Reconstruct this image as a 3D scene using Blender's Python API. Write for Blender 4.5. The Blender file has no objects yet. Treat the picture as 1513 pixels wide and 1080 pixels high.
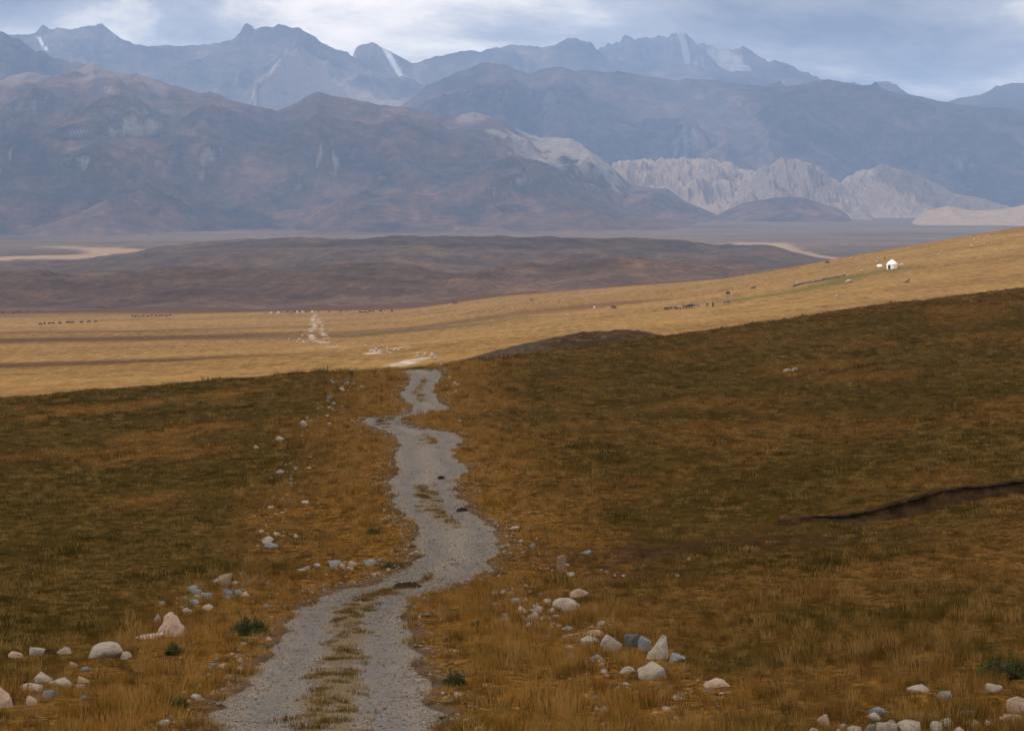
import bpy, bmesh, math, random
import numpy as np
from mathutils import Vector, Matrix

random.seed(7)
rng = np.random.default_rng(11)
sc = bpy.context.scene
C = sc.collection
R = math.radians

# ------------------------------------------------------------------ camera
LENS = 70.0
F = LENS / 36.0 * 1513.0          # focal length in photo pixels
CX, HY = 756.5, 300.0             # picture centre column, horizon row
cam = bpy.data.cameras.new('camera'); camo = bpy.data.objects.new('camera', cam); C.objects.link(camo)
cam.lens = LENS; cam.sensor_width = 36.0; cam.sensor_fit = 'HORIZONTAL'
cam.shift_y = -(540.0 - HY) / 1513.0
cam.clip_start = 0.1; cam.clip_end = 60000
camo.location = (0, 0, 0); camo.rotation_euler = (R(90), 0, 0)
sc.camera = camo

# ------------------------------------------------------------------ sun and sky
SUN_EL = 40.0
SUN_AZ = -112.0                     # clockwise from +Y: to the left and a little behind
L = Vector((math.sin(R(SUN_AZ)) * math.cos(R(SUN_EL)), math.cos(R(SUN_AZ)) * math.cos(R(SUN_EL)), math.sin(R(SUN_EL))))
sun = bpy.data.lights.new('sun', 'SUN'); suno = bpy.data.objects.new('sun', sun); C.objects.link(suno)
sun.energy = 4.2; sun.angle = R(0.5); sun.color = (1.0, 0.95, 0.87)
suno.rotation_euler = L.to_track_quat('Z', 'Y').to_euler(); suno.location = (0, 0, 60)

world = bpy.data.worlds.new('World'); sc.world = world; world.use_nodes = True
def build_world():
    nt = world.node_tree; nt.nodes.clear(); N = nt.nodes.new; K = nt.links.new
    out = N('ShaderNodeOutputWorld'); bg = N('ShaderNodeBackground'); bg.inputs['Strength'].default_value = 0.1
    K(bg.outputs[0], out.inputs[0])
    sky = N('ShaderNodeTexSky'); sky.sky_type = 'NISHITA'; sky.sun_disc = False
    sky.sun_elevation = R(SUN_EL); sky.sun_rotation = R(SUN_AZ); sky.altitude = 3000
    sky.air_density = 1.0; sky.dust_density = 1.0; sky.ozone_density = 1.0
    tc = N('ShaderNodeTexCoord'); sep = N('ShaderNodeSeparateXYZ'); K(tc.outputs['Generated'], sep.inputs[0])
    def math_(op, a, b):
        m = N('ShaderNodeMath'); m.operation = op
        for i, v in enumerate((a, b)):
            if isinstance(v, (int, float)): m.inputs[i].default_value = v
            else: K(v, m.inputs[i])
        return m.outputs[0]
    zz = math_('MAXIMUM', sep.outputs[2], 0.0); den = math_('ADD', zz, 0.16)
    px = math_('DIVIDE', sep.outputs[0], den); py = math_('DIVIDE', sep.outputs[1], den)
    cmb = N('ShaderNodeCombineXYZ'); K(px, cmb.inputs[0]); K(py, cmb.inputs[1]); cmb.inputs[2].default_value = 12.7
    no = N('ShaderNodeTexNoise'); no.inputs['Scale'].default_value = 0.95; no.inputs['Detail'].default_value = 7
    no.inputs['Roughness'].default_value = 0.6; no.inputs['Distortion'].default_value = 0.35
    K(cmb.outputs[0], no.inputs['Vector'])
    cr = N('ShaderNodeValToRGB'); K(no.outputs['Fac'], cr.inputs[0])
    e = cr.color_ramp.elements
    e[0].position = 0.34; e[0].color = (3.2, 2.75, 2.75, 1)
    e[1].position = 0.60; e[1].color = (30.0, 26.0, 21.0, 1)
    x = cr.color_ramp.elements.new(0.47); x.color = (10.6, 9.5, 8.6, 1)
    cov = N('ShaderNodeMapRange'); cov.inputs[1].default_value = 0.25; cov.inputs[2].default_value = 0.5
    cov.inputs[3].default_value = 0.75; cov.inputs[4].default_value = 0.98
    K(no.outputs['Fac'], cov.inputs[0])
    mix = N('ShaderNodeMixRGB'); K(cov.outputs[0], mix.inputs[0]); K(sky.outputs[0], mix.inputs[1]); K(cr.outputs[0], mix.inputs[2])
    K(mix.outputs[0], bg.inputs[0])
build_world()

vs = sc.view_settings
vs.view_transform = 'Standard'; vs.look = 'None'; vs.gamma = 1.0; vs.exposure = -0.13; vs.use_curve_mapping = False
cy = sc.cycles
sc.render.engine = 'CYCLES'
cy.use_denoising = True
cy.max_bounces = 4; cy.diffuse_bounces = 3; cy.glossy_bounces = 1; cy.transmission_bounces = 3; cy.volume_bounces = 1
cy.transparent_max_bounces = 8
cy.sample_clamp_indirect = 6.0

# ------------------------------------------------------------------ noise
_perm = np.random.default_rng(3).permutation(512).astype(np.int64)
_ang = np.random.default_rng(4).uniform(0, 2 * np.pi, 512)
_gx, _gy = np.cos(_ang), np.sin(_ang)
def noise(x, y, seed=0):
    x = np.asarray(x, float) + seed * 17.31; y = np.asarray(y, float) - seed * 9.77
    xi = np.floor(x).astype(np.int64); yi = np.floor(y).astype(np.int64)
    xf = x - xi; yf = y - yi
    u = xf * xf * xf * (xf * (xf * 6 - 15) + 10); v = yf * yf * yf * (yf * (yf * 6 - 15) + 10)
    def g(ix, iy, dx, dy):
        h = _perm[(_perm[ix & 511] + iy) & 511]
        return _gx[h] * dx + _gy[h] * dy
    a = g(xi, yi, xf, yf); b = g(xi + 1, yi, xf - 1, yf); c = g(xi, yi + 1, xf, yf - 1); d = g(xi + 1, yi + 1, xf - 1, yf - 1)
    return (a + u * (b - a) + v * ((c + u * (d - c)) - (a + u * (b - a)))) * 1.45
def fbm(x, y, o=4, seed=0, gain=0.5):
    s = 0; a = 1.0; n = 0
    for i in range(o):
        s = s + a * noise(x * 2.03 ** i, y * 2.03 ** i, seed + i * 3); n += a; a *= gain
    return s / n
def ridged(x, y, o=5, seed=0, gain=0.5):
    s = 0; a = 1.0; n = 0; w = 1.0
    for i in range(o):
        r = 1 - np.abs(noise(x * 2.07 ** i, y * 2.07 ** i, seed + i * 5)); r = r * r * w
        w = np.clip(r * 1.6, 0, 1); s = s + a * r; n += a; a *= gain
    return s / n
def sstep(a, b, x):
    t = np.clip((x - a) / (b - a), 0, 1); return t * t * (3 - 2 * t)

# ------------------------------------------------------------------ terrain table: (depth m, [(photo column, photo row)...])
ROWS = [
    (28,  [(0,1085),(600,1080),(1513,1080)]),
    (40,  [(0,962),(600,968),(1000,955),(1513,935)]),
    (54,  [(0,880),(450,880),(600,880),(750,868),(1000,855),(1250,845),(1513,830)]),
    (84,  [(0,740),(250,728),(450,715),(600,692),(750,695),(1000,695),(1250,685),(1513,660)]),
    (102, [(0,686),(250,678),(450,665),(600,650),(750,650),(1000,650),(1250,640),(1513,608)]),
    (130, [(0,632),(250,625),(450,612),(600,602),(750,603),(1000,602),(1250,588),(1513,553)]),
    (160, [(0,594),(250,578),(450,565),(600,561),(750,556),(1000,553),(1250,538),(1513,503)]),
    (178, [(0,591),(250,568),(450,549),(600,544),(750,533),(1000,528),(1250,512),(1513,478)]),
    (215, [(0,597),(250,577),(450,556),(600,549),(750,526),(1000,491),(1250,465),(1513,435)]),
    (240, [(0,590),(250,577),(450,556),(600,549),(750,532),(1000,497),(1250,457),(1513,424)]),
    (300, [(0,575),(250,563),(450,546),(600,535),(750,523),(1000,507),(1250,478),(1513,450)]),
    (450, [(0,545),(250,535),(450,524),(600,515),(750,501),(1000,485),(1250,462),(1513,442)]),
    (620, [(0,520),(250,514),(450,506),(600,500),(750,484),(1000,463),(1250,432),(1513,408)]),
    (800, [(0,503),(250,498),(450,493),(600,487),(750,468),(1000,444),(1250,407),(1318,397),(1513,374)]),
    (950, [(0,489),(250,486),(450,483),(600,477),(750,458),(1000,432),(1250,388),(1513,347)]),
    (1080,[(0,480),(250,478),(450,475),(600,469),(750,450),(1000,424),(1110,405),(1250,378),(1400,352),(1513,333)]),
    (1300,[(0,468),(250,466),(450,463),(600,459),(750,439),(1000,419),(1250,395),(1513,352)]),
    (1560,[(0,458),(600,455),(750,436),(850,428),(1000,418),(1250,404),(1513,390)]),
    (1900,[(0,409),(60,403),(130,411),(200,402),(300,394),(340,399),(410,393),(450,397),(560,393),(640,390),(720,398),(770,395),(820,391),(870,387),(910,383),(960,387),(1020,396),(1100,402),(1250,404),(1513,400)]),
    (2250,[(0,412),(600,410),(1000,408),(1513,408)]),
    (2500,[(0,402),(130,398),(300,378),(560,371),(860,372),(1080,380),(1160,386),(1250,397),(1513,400)]),
    (2900,[(0,389),(130,384),(200,370),(280,358),(400,350),(560,347),(860,348),(1000,353),(1060,362),(1100,362),(1130,358),(1180,370),(1240,383),(1513,385)]),
    (3300,[(0,374),(600,376),(1513,376)]),
    (4000,[(0,362),(600,358),(1000,357),(1513,358)]),
    (5250,[(0,350),(600,345),(1000,343),(1513,344)]),
    (7500,[(0,332),(1000,323),(1513,325)]),
    (10000,[(0,318),(1513,318)]),
    (26000,[(0,306),(1513,306)]),
]
NL, NX = 1400, 420
LD0, LD1 = math.log(1.0), math.log(28000.0)
LX = np.linspace(LD0, LD1, NL); XG = np.linspace(-700, 2200, NX)
def _build_table():
    ds = [1.0, 3.0, 8.0, 16.0] + [r[0] for r in ROWS]
    tab = np.zeros((len(ds), NX))
    for i, z in enumerate((-1.75, -2.3, -3.6, -5.2)): tab[i] = z
    for i, (d, pl) in enumerate(ROWS):
        xs = [p[0] for p in pl]; ys = [p[1] for p in pl]
        yy = np.interp(XG, xs, ys)
        # gentle continuation outside the frame
        tab[4 + i] = -(yy - HY) / F * d
    T = np.zeros((NL, NX)); ld = np.log(ds)
    for j in range(NX): T[:, j] = np.interp(LX, ld, tab[:, j])
    def smooth(a, s, ax):
        k = np.arange(-int(3 * s), int(3 * s) + 1); w = np.exp(-k * k / (2 * s * s)); w /= w.sum()
        pad = [(0, 0), (0, 0)]; pad[ax] = (len(k) // 2, len(k) // 2)
        b = np.pad(a, pad, mode='edge'); return np.apply_along_axis(lambda v: np.convolve(v, w, 'valid'), ax, b)
    return smooth(smooth(T, 4.0, 0), 2.2, 1)
TAB = _build_table()
def table_z(x, y):
    r = np.hypot(x, y); th = np.arctan2(x, y)
    thc = np.clip(th, -0.42, 0.42)
    X = np.clip(CX + F * np.tan(thc), XG[0], XG[-1]); D = np.maximum(r * np.cos(thc), 1.0)
    fi = (np.log(D) - LD0) / (LD1 - LD0) * (NL - 1); fj = (X - XG[0]) / (XG[-1] - XG[0]) * (NX - 1)
    i = np.clip(fi.astype(int), 0, NL - 2); j = np.clip(fj.astype(int), 0, NX - 2)
    a = np.clip(fi - i, 0, 1); b = np.clip(fj - j, 0, 1)
    return (TAB[i, j] * (1 - a) + TAB[i + 1, j] * a) * (1 - b) + (TAB[i, j + 1] * (1 - a) + TAB[i + 1, j + 1] * a) * b

def poly_dist(x, y, pts, closed=True):
    """signed distance (negative inside) to a closed polygon, or distance to an open line with its side and parameter"""
    p = np.asarray(pts, float); n = len(p); best = np.full(np.shape(x), 1e12); inside = np.zeros(np.shape(x), bool); side = np.zeros(np.shape(x))
    for k in range(n if closed else n - 1):
        ax, ay = p[k]; bx, by = p[(k + 1) % n]; dx, dy = bx - ax, by - ay; l2 = dx * dx + dy * dy + 1e-12
        t = np.clip(((x - ax) * dx + (y - ay) * dy) / l2, 0, 1)
        d2 = (x - ax - t * dx) ** 2 + (y - ay - t * dy) ** 2
        m = d2 < best; best = np.where(m, d2, best); side = np.where(m, dx * (y - ay) - dy * (x - ax), side)
        if closed and abs(by - ay) > 1e-12:
            c = ((ay > y) != (by > y)) & (x < dx * (y - ay) / (by - ay) + ax); inside ^= c
    d = np.sqrt(best)
    return np.where(inside, -d, d) if closed else (d, side)

SCARP = None
HOLLOW = None
def mound(x, y):
    u = (x - 5.2) / 13.5; v = (y - 232 - 0.25 * x) / 9.0
    rr = np.sqrt(u * u + v * v); b = np.clip(1 - rr * rr, 0, 1) ** 0.8
    skew = 0.78 + 0.22 * np.clip(u, -1, 1)
    return b * skew, rr
def h(x, y, road=True):
    x = np.asarray(x, float); y = np.asarray(y, float)
    z = table_z(x, y); D = np.hypot(x, y)
    near = 1 - sstep(230, 330, D); mid = sstep(230, 330, D) * (1 - sstep(1350, 1600, D))
    hill = sstep(1450, 1750, D) * (1 - sstep(3000, 3400, D)); far = sstep(3000, 3400, D)
    n = near * (0.13 * fbm(x / 5.5, y / 7.0, 3, 1) * sstep(8, 30, D) + 0.055 * fbm(x / 1.3, y / 1.8, 2, 2) + 0.22 * sstep(35, 90, D) * fbm(x / 24, y / 40, 2, 3))
    n = n + mid * (1.1 * fbm(x / 90, y / 55, 5, 4) + 0.16 * fbm(x / 7, y / 16, 3, 14) + 1.3 * fbm(x / 320, y / 120, 2, 5) * sstep(350, 600, D))
    n = n + hill * ((15.0 - 6.0 * sstep(2300, 2600, D)) * (ridged(x / 170 + 0.6 * fbm(x / 200, y / 200, 2, 8), y / 330, 5, 6) - 0.45) + 2.2 * fbm(x / 40, y / 70, 4, 7))
    n = n + far * 6.0 * fbm(x / 600, y / 300, 4, 9)
    m, rr = mound(x, y)
    z = z + n + m * (2.3 + (0.25 + 0.75 * sstep(3, 12, x)) * fbm(x / 2.4, y / 2.4, 4, 10)) 
    if SCARP is not None:
        d, s = poly_dist(x, y, SCARP, False)
        fade = sstep(SCARP[0][0] - 1.0, SCARP[0][0] + 8.0, x)
        up = np.where(s > 0, np.exp(-d / 9.0), np.exp(-(d / 0.16) ** 2))
        dn = np.where(s > 0, 0.0, -0.12 * np.exp(-d / 2.0))
        z = z + np.where(D < 130, fade * ((0.44 + 0.12 * noise(x / 3.5, y / 3.5, 31)) * up + dn), 0)
    if HOLLOW is not None:
        z = z - 0.35 * np.exp(-(((x - HOLLOW[0]) / 2.2) ** 2 + ((y - HOLLOW[1]) / 2.2) ** 2))
    if road and ROADS:
        for poly, bb in ROADS:
            q = (x > bb[0]) & (x < bb[1]) & (y > bb[2]) & (y < bb[3])
            if q.any():
                sd = poly_dist(x[q], y[q], poly)
                zq = z[q] - 0.16 * (1 - sstep(-0.34, 0.04, sd)); z = z.copy(); z[q] = zq
    return z
ROADS = []

def gp(X, Y, dmin=14.0, dmax=1500.0, n=2600):
    """first ground point that the photo pixel looks at, from dmin on"""
    D = np.exp(np.linspace(math.log(dmin), math.log(dmax), n)); u = (X - CX) / F
    zz = h(u * D, D, road=False); yy = HY - F * zz / D
    k = np.nonzero(yy <= Y)[0]
    i = k[0] if len(k) else n - 1
    d = D[i]
    if 0 < i and len(k):
        t = (yy[i - 1] - Y) / max(yy[i - 1] - yy[i], 1e-9); d = D[i - 1] + t * (D[i] - D[i - 1])
    return float(u * d), float(d)

SCARP = None
_s = [(1085,786),(1150,772),(1250,768),(1300,762),(1350,752),(1420,735),(1513,722),(1640,705)]
SC_ = [gp(*p, 30, 120) for p in _s]; SCARP = SC_
HOLLOW = gp(900, 842, 30, 120)

# road outlines, going away: (left column, row, right column, row)
PAIRS = [(195,1180,775,1180),(238,1130,715,1130),(284,1080,664,1080),(320,1040,650,1040),(357,1000,636,1000),(395,960,622,960),(418,920,611,922),(437,897,604,900),(462,881,612,884),
 (502,870,642,872),(546,860,676,862),(573,850,704,850),(592,840,722,836),(605,826,737,818),(611,806,742,800),(608,790,737,784),(601,770,719,766),(584,750,694,748),(575,735,681,733),(573,719,676,717),
 (579,702,687,700),(584,690,697,690),(583,668,674,669),(586,655,682,651),(583,645,684,642),(572,638,650,635),(548,630,618,630),(529,622,600,625),(545,616.5,594,619.5),(588,613.5,604,614.5),
 (603,608.5,640,608),(606,600,664,603),(597,590,651,592),(588,582,643,580),(598,571,646,568),(604,560,652,556),(598,551,652,549),(574,545,640,546)]
def catmull(P, m):
    P = np.asarray(P, float); P = np.vstack([2 * P[0] - P[1], P, 2 * P[-1] - P[-2]]); out = []
    for i in range(1, len(P) - 2):
        for t in np.linspace(0, 1, m, endpoint=False):
            a, b, c, d = P[i - 1], P[i], P[i + 1], P[i + 2]
            out.append(0.5 * (2 * b + (c - a) * t + (2 * a - 5 * b + 4 * c - d) * t * t + (3 * b - a - 3 * c + d) * t ** 3))
    out.append(P[-2]); return np.array(out)
def road_edges(pairs, m, dmin, dmax):
    A = [gp(a, b, dmin, dmax) for a, b, c, d in pairs]; B = [gp(c, d, dmin, dmax) for a, b, c, d in pairs]
    return catmull(A, m), catmull(B, m)
EL, ER = road_edges(PAIRS, 14, 10, 200)
# carry the near road over the crest, out of sight behind it
_end = (EL[-1] + ER[-1]) / 2
EL = np.vstack([EL, [EL[-1] + (-1.5, 5), EL[-1] + (-1.0, 14)]]); ER = np.vstack([ER, [EL[-2] + (4.2, 1.0), EL[-1] + (4.2, 0.6)]])
def ragged(E, amp, seed):
    s = np.concatenate([[0], np.cumsum(np.hypot(*np.diff(E, axis=0).T))])
    t = np.gradient(E, axis=0); t /= np.hypot(t[:, 0], t[:, 1])[:, None] + 1e-9
    o = amp * (noise(s / 1.5, s * 0 + .3, seed) + 0.6 * noise(s / 0.5, s * 0 + .7, seed + 1))
    return E + np.stack([-t[:, 1], t[:, 0]], 1) * o[:, None]
EL = ragged(EL, 0.34, 41); ER = ragged(ER, 0.34, 43)
ROADPOLY = np.vstack([EL, ER[::-1]])
def bbox(p, m=1.0): return (p[:, 0].min() - m, p[:, 0].max() + m, p[:, 1].min() - m, p[:, 1].max() + m)
ROADS = [(ROADPOLY[::3], bbox(ROADPOLY))]

# ------------------------------------------------------------------ node material helpers
class Mat:
    def __init__(s, name):
        s.m = bpy.data.materials.new(name); s.m.use_nodes = True; s.nt = s.m.node_tree; s.nt.nodes.clear()
        s.out = s.N('ShaderNodeOutputMaterial')
    def N(s, t, **kw):
        n = s.nt.nodes.new(t)
        for k, v in kw.items(): setattr(n, k, v)
        return n
    def K(s, a, b): s.nt.links.new(a, b)
    def put(s, sock, v):
        if hasattr(v, 'is_linked') or isinstance(v, bpy.types.NodeSocket): s.K(v, sock)
        elif isinstance(v, tuple) and len(v) == 3 and sock.type == 'RGBA': sock.default_value = (*v, 1)
        else: sock.default_value = v
    def pos(s, scale=(1, 1, 1), kind='Position'):
        g = s.N('ShaderNodeNewGeometry').outputs['Position'] if kind == 'Position' else s.N('ShaderNodeTexCoord').outputs['Object']
        mp = s.N('ShaderNodeMapping'); mp.inputs['Scale'].default_value = scale; s.K(g, mp.inputs[0]); return mp.outputs[0]
    def noise(s, vec, scale, detail=4, rough=0.55, dist=0.0):
        n = s.N('ShaderNodeTexNoise'); s.K(vec, n.inputs['Vector'])
        n.inputs['Scale'].default_value = scale; n.inputs['Detail'].default_value = detail; n.inputs['Roughness'].default_value = rough; n.inputs['Distortion'].default_value = dist
        return n.outputs['Fac']
    def voro(s, vec, scale, feat='F1', out='Distance'):
        n = s.N('ShaderNodeTexVoronoi', feature=feat); s.K(vec, n.inputs['Vector']); n.inputs['Scale'].default_value = scale
        return n.outputs[out]
    def attr(s, name, kind='GEOMETRY', out='Fac'):
        a = s.N('ShaderNodeAttribute', attribute_name=name, attribute_type=kind); return a.outputs[out]
    def map(s, v, a, b, c=0.0, d=1.0):
        n = s.N('ShaderNodeMapRange'); s.put(n.inputs[0], v)
        for i, q in enumerate((a, b, c, d)): n.inputs[i + 1].default_value = q
        return n.outputs[0]
    def math(s, op, a, b=0.0):
        n = s.N('ShaderNodeMath', operation=op); s.put(n.inputs[0], a); s.put(n.inputs[1], b); return n.outputs[0]
    def mix(s, f, a, b, mode='MIX'):
        n = s.N('ShaderNodeMixRGB', blend_type=mode); s.put(n.inputs[0], f); s.put(n.inputs[1], a); s.put(n.inputs[2], b); return n.outputs[0]
    def ramp(s, v, stops):
        n = s.N('ShaderNodeValToRGB'); s.put(n.inputs[0], v); e = n.color_ramp.elements
        while len(e) < len(stops): e.new(0.5)
        for q, (p, c) in zip(e, stops): q.position = p; q.color = (*c, 1)
        return n.outputs[0]
    def bump(s, hgt, strength=0.5, dist=0.1, prev=None):
        n = s.N('ShaderNodeBump'); s.put(n.inputs['Height'], hgt); n.inputs['Strength'].default_value = strength; n.inputs['Distance'].default_value = dist
        if prev is not None: s.K(prev, n.inputs['Normal'])
        return n.outputs[0]
    def principled(s, col, rough=0.9, nrm=None, spec=0.2):
        b = s.N('ShaderNodeBsdfPrincipled'); s.put(b.inputs['Base Color'], col); s.put(b.inputs['Roughness'], rough)
        b.inputs['Specular IOR Level'].default_value = spec
        if nrm is not None: s.K(nrm, b.inputs['Normal'])
        s.K(b.outputs[0], s.out.inputs[0]); return s.m

GOLD, STRAW, OLIVE, BROWN, SHADED_SOIL = (0.41, 0.202, 0.043), (0.33, 0.19, 0.058), (0.060, 0.049, 0.006), (0.145, 0.073, 0.016), (0.038, 0.020, 0.008)
def grass_colour(m, kind):
    """shared by the turf and by the blades that stand on it: gold / olive / brown by the field's own patches"""
    a = lambda n: m.attr(n, kind)
    c = m.mix(a('gold'), BROWN, GOLD)
    c = m.mix(a('green'), c, OLIVE)
    return c
def mat_turf():
    m = Mat('turf'); p = m.pos()
    c = grass_colour(m, 'GEOMETRY')
    n1 = m.noise(p, 0.9, 6, 0.62); n2 = m.noise(m.pos((1, 0.6, 1)), 7.0, 4, 0.65); n3 = m.noise(p, 0.12, 3)
    c = m.mix(m.map(n1, 0.35, 0.7, 0.0, 0.55), c, m.mix(0.5, c, OLIVE))
    c = m.mix(m.map(n3, 0.4, 0.65, 0, 0.35), c, STRAW)
    c = m.mix(m.map(n2, 0.36, 0.60, 0.15, 0.9), c, SHADED_SOIL)  # soil tone, darkened to paint shade in gaps between tufts
    c = m.mix(m.map(m.noise(p, 1.9, 5, 0.65), 0.48, 0.62, 0, 0.75), c, (0.026, 0.017, 0.004))
    c = m.mix(m.attr('soil'), c, m.mix(m.map(m.noise(p, 2.2, 6, 0.7), 0.38, 0.66), (0.022, 0.011, 0.005), (0.085, 0.044, 0.022)))
    stones = m.voro(p, 5.0); gv = m.mix(m.map(m.noise(p, 1.6, 6, 0.75), 0.38, 0.62), (0.042, 0.029, 0.018), (0.135, 0.096, 0.064)); sx = m.N('ShaderNodeSeparateXYZ'); m.K(p, sx.inputs[0])
    gv = m.mix(m.math('MULTIPLY', m.map(sx.outputs[0], 1.0, 6.0), m.map(m.noise(p, 0.7, 5, 0.7), 0.42, 0.56)), gv, m.mix(n2, (0.020, 0.014, 0.007), (0.075, 0.045, 0.018)))
    c = m.mix(m.attr('gravel'), c, gv)
    b = m.bump(n2, 0.8, 0.06, m.bump(n1, 0.5, 0.15))
    return m.principled(c, 1.0, b, 0.0)
def mat_plain():
    m = Mat('dry_pasture')
    n1 = m.noise(m.pos((0.35, 1.0, 1)), 0.012, 5, 0.6, 0.6); n2 = m.noise(m.pos((0.6, 0.8, 1)), 0.06, 7, 0.7); n3 = m.noise(m.pos((1.0, 0.22, 1)), 0.45, 5, 0.72); n4 = m.noise(m.pos((1, 0.3, 1)), 1.6, 3, 0.7)
    c = m.mix(m.map(n1, 0.36, 0.62), (0.150, 0.078, 0.0230), (0.255, 0.150, 0.0530))
    c = m.mix(m.map(n2, 0.42, 0.62, 0, 0.85), c, (0.120, 0.070, 0.0260))
    c = m.mix(m.map(n3, 0.40, 0.70, 0, 0.75), c, (0.340, 0.212, 0.0900))
    c = m.mix(m.map(n4, 0.52, 0.72, 0, 0.7), c, (0.075, 0.046, 0.0180))
    c = m.mix(m.attr('green'), c, (0.085, 0.085, 0.0220))
    c = m.mix(m.attr('shade_band'), c, m.mix(n3, (0.065, 0.034, 0.0200), (0.115, 0.062, 0.0360)))  # darker brown that paints cloud shade on the plain
    c = m.mix(m.attr('track'), c, m.mix(m.map(n3, 0.35, 0.65), (0.24, 0.185, 0.13), (0.45, 0.385, 0.31)))
    b = m.bump(n2, 0.8, 2.5, m.bump(n3, 0.9, 0.5, m.bump(n4, 0.7, 0.15)))
    return m.principled(c, 1.0, b, 0.0)
def mat_hills(name, c0, c1, c2, s=1.0, rock=None, rmin=0.5):
    m = Mat(name); p = m.pos((1, 1, 1.5))
    n1 = m.noise(p, 0.004 * s, 6, 0.6, 0.5); n2 = m.noise(p, 0.03 * s, 6, 0.65); n3 = m.noise(m.pos((1, 1, 4)), 0.012 * s, 8, 0.7)
    c = m.mix(m.map(n1, 0.35, 0.65), c0, c1)
    c = m.mix(m.map(n2, 0.42, 0.72, 0, 0.7), c, c2)
    st = m.noise(m.pos((1, 0.35, 0.16)), 0.02 * s, 6, 0.68, 0.3)
    c = m.mix(m.map(st, 0.40, 0.62, 0, 0.55), c, c2)
    c = m.mix(m.map(n3, 0.52, 0.72, 0, 0.5), c, c1)
    if rock:
        geo = m.N('ShaderNodeNewGeometry'); sp = m.N('ShaderNodeSeparateXYZ'); m.K(geo.outputs['Normal'], sp.inputs[0])
        steep = m.map(m.math('ADD', sp.outputs[2], m.math('MULTIPLY', n3, 0.5)), rmin + 0.42, rmin + 0.22)
        f = m.math('MAXIMUM', m.math('MULTIPLY', steep, m.attr('rockable')), m.attr('rock_or_sunlit'))
        rk = m.mix(m.noise(m.pos((1, 1, 0.3)), 0.03, 7, 0.75), rock[0], rock[1])
        c = m.mix(f, c, rk)
    c = m.mix(m.attr('tan'), c, m.mix(n2, (0.26, 0.175, 0.105), (0.40, 0.28, 0.175)))  # pale sunlit strips, put into the colour
    c = m.mix(m.attr('snow'), c, (0.82, 0.84, 0.88))
    b = m.bump(n2, 1.0, 10.0 / s, m.bump(n3, 1.0, 22.0 / s))
    return m.principled(c, 0.95, b, 0.05)
def mat_road():
    m = Mat('gravel_road'); p = m.pos()
    v = m.voro(p, 24.0, 'F1', 'Color'); sv = m.N('ShaderNodeSeparateColor'); m.K(v, sv.inputs[0])
    d = m.voro(p, 24.0); n = m.noise(p, 0.8, 5, 0.6); nf = m.noise(p, 30, 3, 0.7)
    c = m.ramp(sv.outputs[0], [(0.0, (0.136, 0.118, 0.100)), (0.5, (0.193, 0.165, 0.139)), (0.85, (0.243, 0.207, 0.171)), (1.0, (0.371, 0.328, 0.278))])
    c = m.mix(m.map(n, 0.4, 0.65, 0, 0.45), c, (0.200, 0.168, 0.136))
    c = m.mix(m.map(nf, 0.5, 0.8, 0, 0.4), c, (0.086, 0.082, 0.079))
    c = m.mix(m.math('MULTIPLY', m.attr('rut'), m.map(m.noise(p, 0.5, 4, 0.6), 0.3, 0.6, 0.35, 0.95)), c, m.mix(nf, (0.088, 0.084, 0.081), (0.168, 0.161, 0.155)))
    c = m.mix(m.math('MULTIPLY', m.attr('edge'), m.map(m.noise(p, 1.7, 4, 0.65), 0.4, 0.6, 0, 0.8)), c, m.mix(nf, (0.084, 0.057, 0.029), (0.160, 0.113, 0.063)))
    st = m.math('MULTIPLY', m.attr('strip'), m.map(m.noise(m.pos((1, 0.7, 1)), 2.3, 5, 0.7), 0.30, 0.46))
    c = m.mix(m.math('MULTIPLY', st, 0.85), c, m.mix(nf, (0.108, 0.071, 0.029), (0.157, 0.100, 0.036)))
    b = m.bump(d, 0.9, 0.03, m.bump(n, 0.4, 0.06))
    return m.principled(c, 0.9, b, 0.15)
def mat_blade():
    m = Mat('grass_blade')
    c = grass_colour(m, 'INSTANCER')
    r = m.attr('rnd', 'INSTANCER'); c = m.mix(m.map(r, 0.55, 1, 0.0, 0.8), c, (0.42, 0.25, 0.085)); c = m.mix(m.map(r, 0.0, 0.35, 0.75, 0.0), c, (0.045, 0.028, 0.006))
    n = m.noise(m.pos(), 5.0, 2); c = m.mix(m.map(n, 0.3, 0.75, 0, 0.45), c, OLIVE)
    d = m.N('ShaderNodeBsdfDiffuse'); t = m.N('ShaderNodeBsdfTranslucent'); m.put(d.inputs[0], c); m.put(t.inputs[0], c)
    mx = m.N('ShaderNodeMixShader'); mx.inputs[0].default_value = 0.35; m.K(d.outputs[0], mx.inputs[1]); m.K(t.outputs[0], mx.inputs[2]); m.K(mx.outputs[0], m.out.inputs[0])
    return m.m
def mat_stone(name, a, b, spots):
    m = Mat(name); p = m.pos((1, 1, 1), 'Object')
    oi = m.N('ShaderNodeObjectInfo').outputs['Random']
    va = m.N('ShaderNodeVectorMath', operation='ADD'); m.K(p, va.inputs[0]); m.K(oi, va.inputs[1])
    n = m.noise(va.outputs[0], 2.5, 6, 0.65); n2 = m.noise(va.outputs[0], 16, 4, 0.7)
    c = m.mix(m.map(n, 0.38, 0.62), a, b); c = m.mix(m.map(n2, 0.50, 0.70, 0, 0.5), c, spots); c = m.mix(m.map(n, 0.52, 0.64, 0, 0.75), c, spots)
    c = m.mix(m.map(oi, 0, 1, 0, 0.3), c, (0.22, 0.18, 0.14))
    bmp = m.bump(n2, 0.5, 0.04, m.bump(n, 0.6, 0.1))
    return m.principled(c, 0.85, bmp, 0.25)
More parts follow.
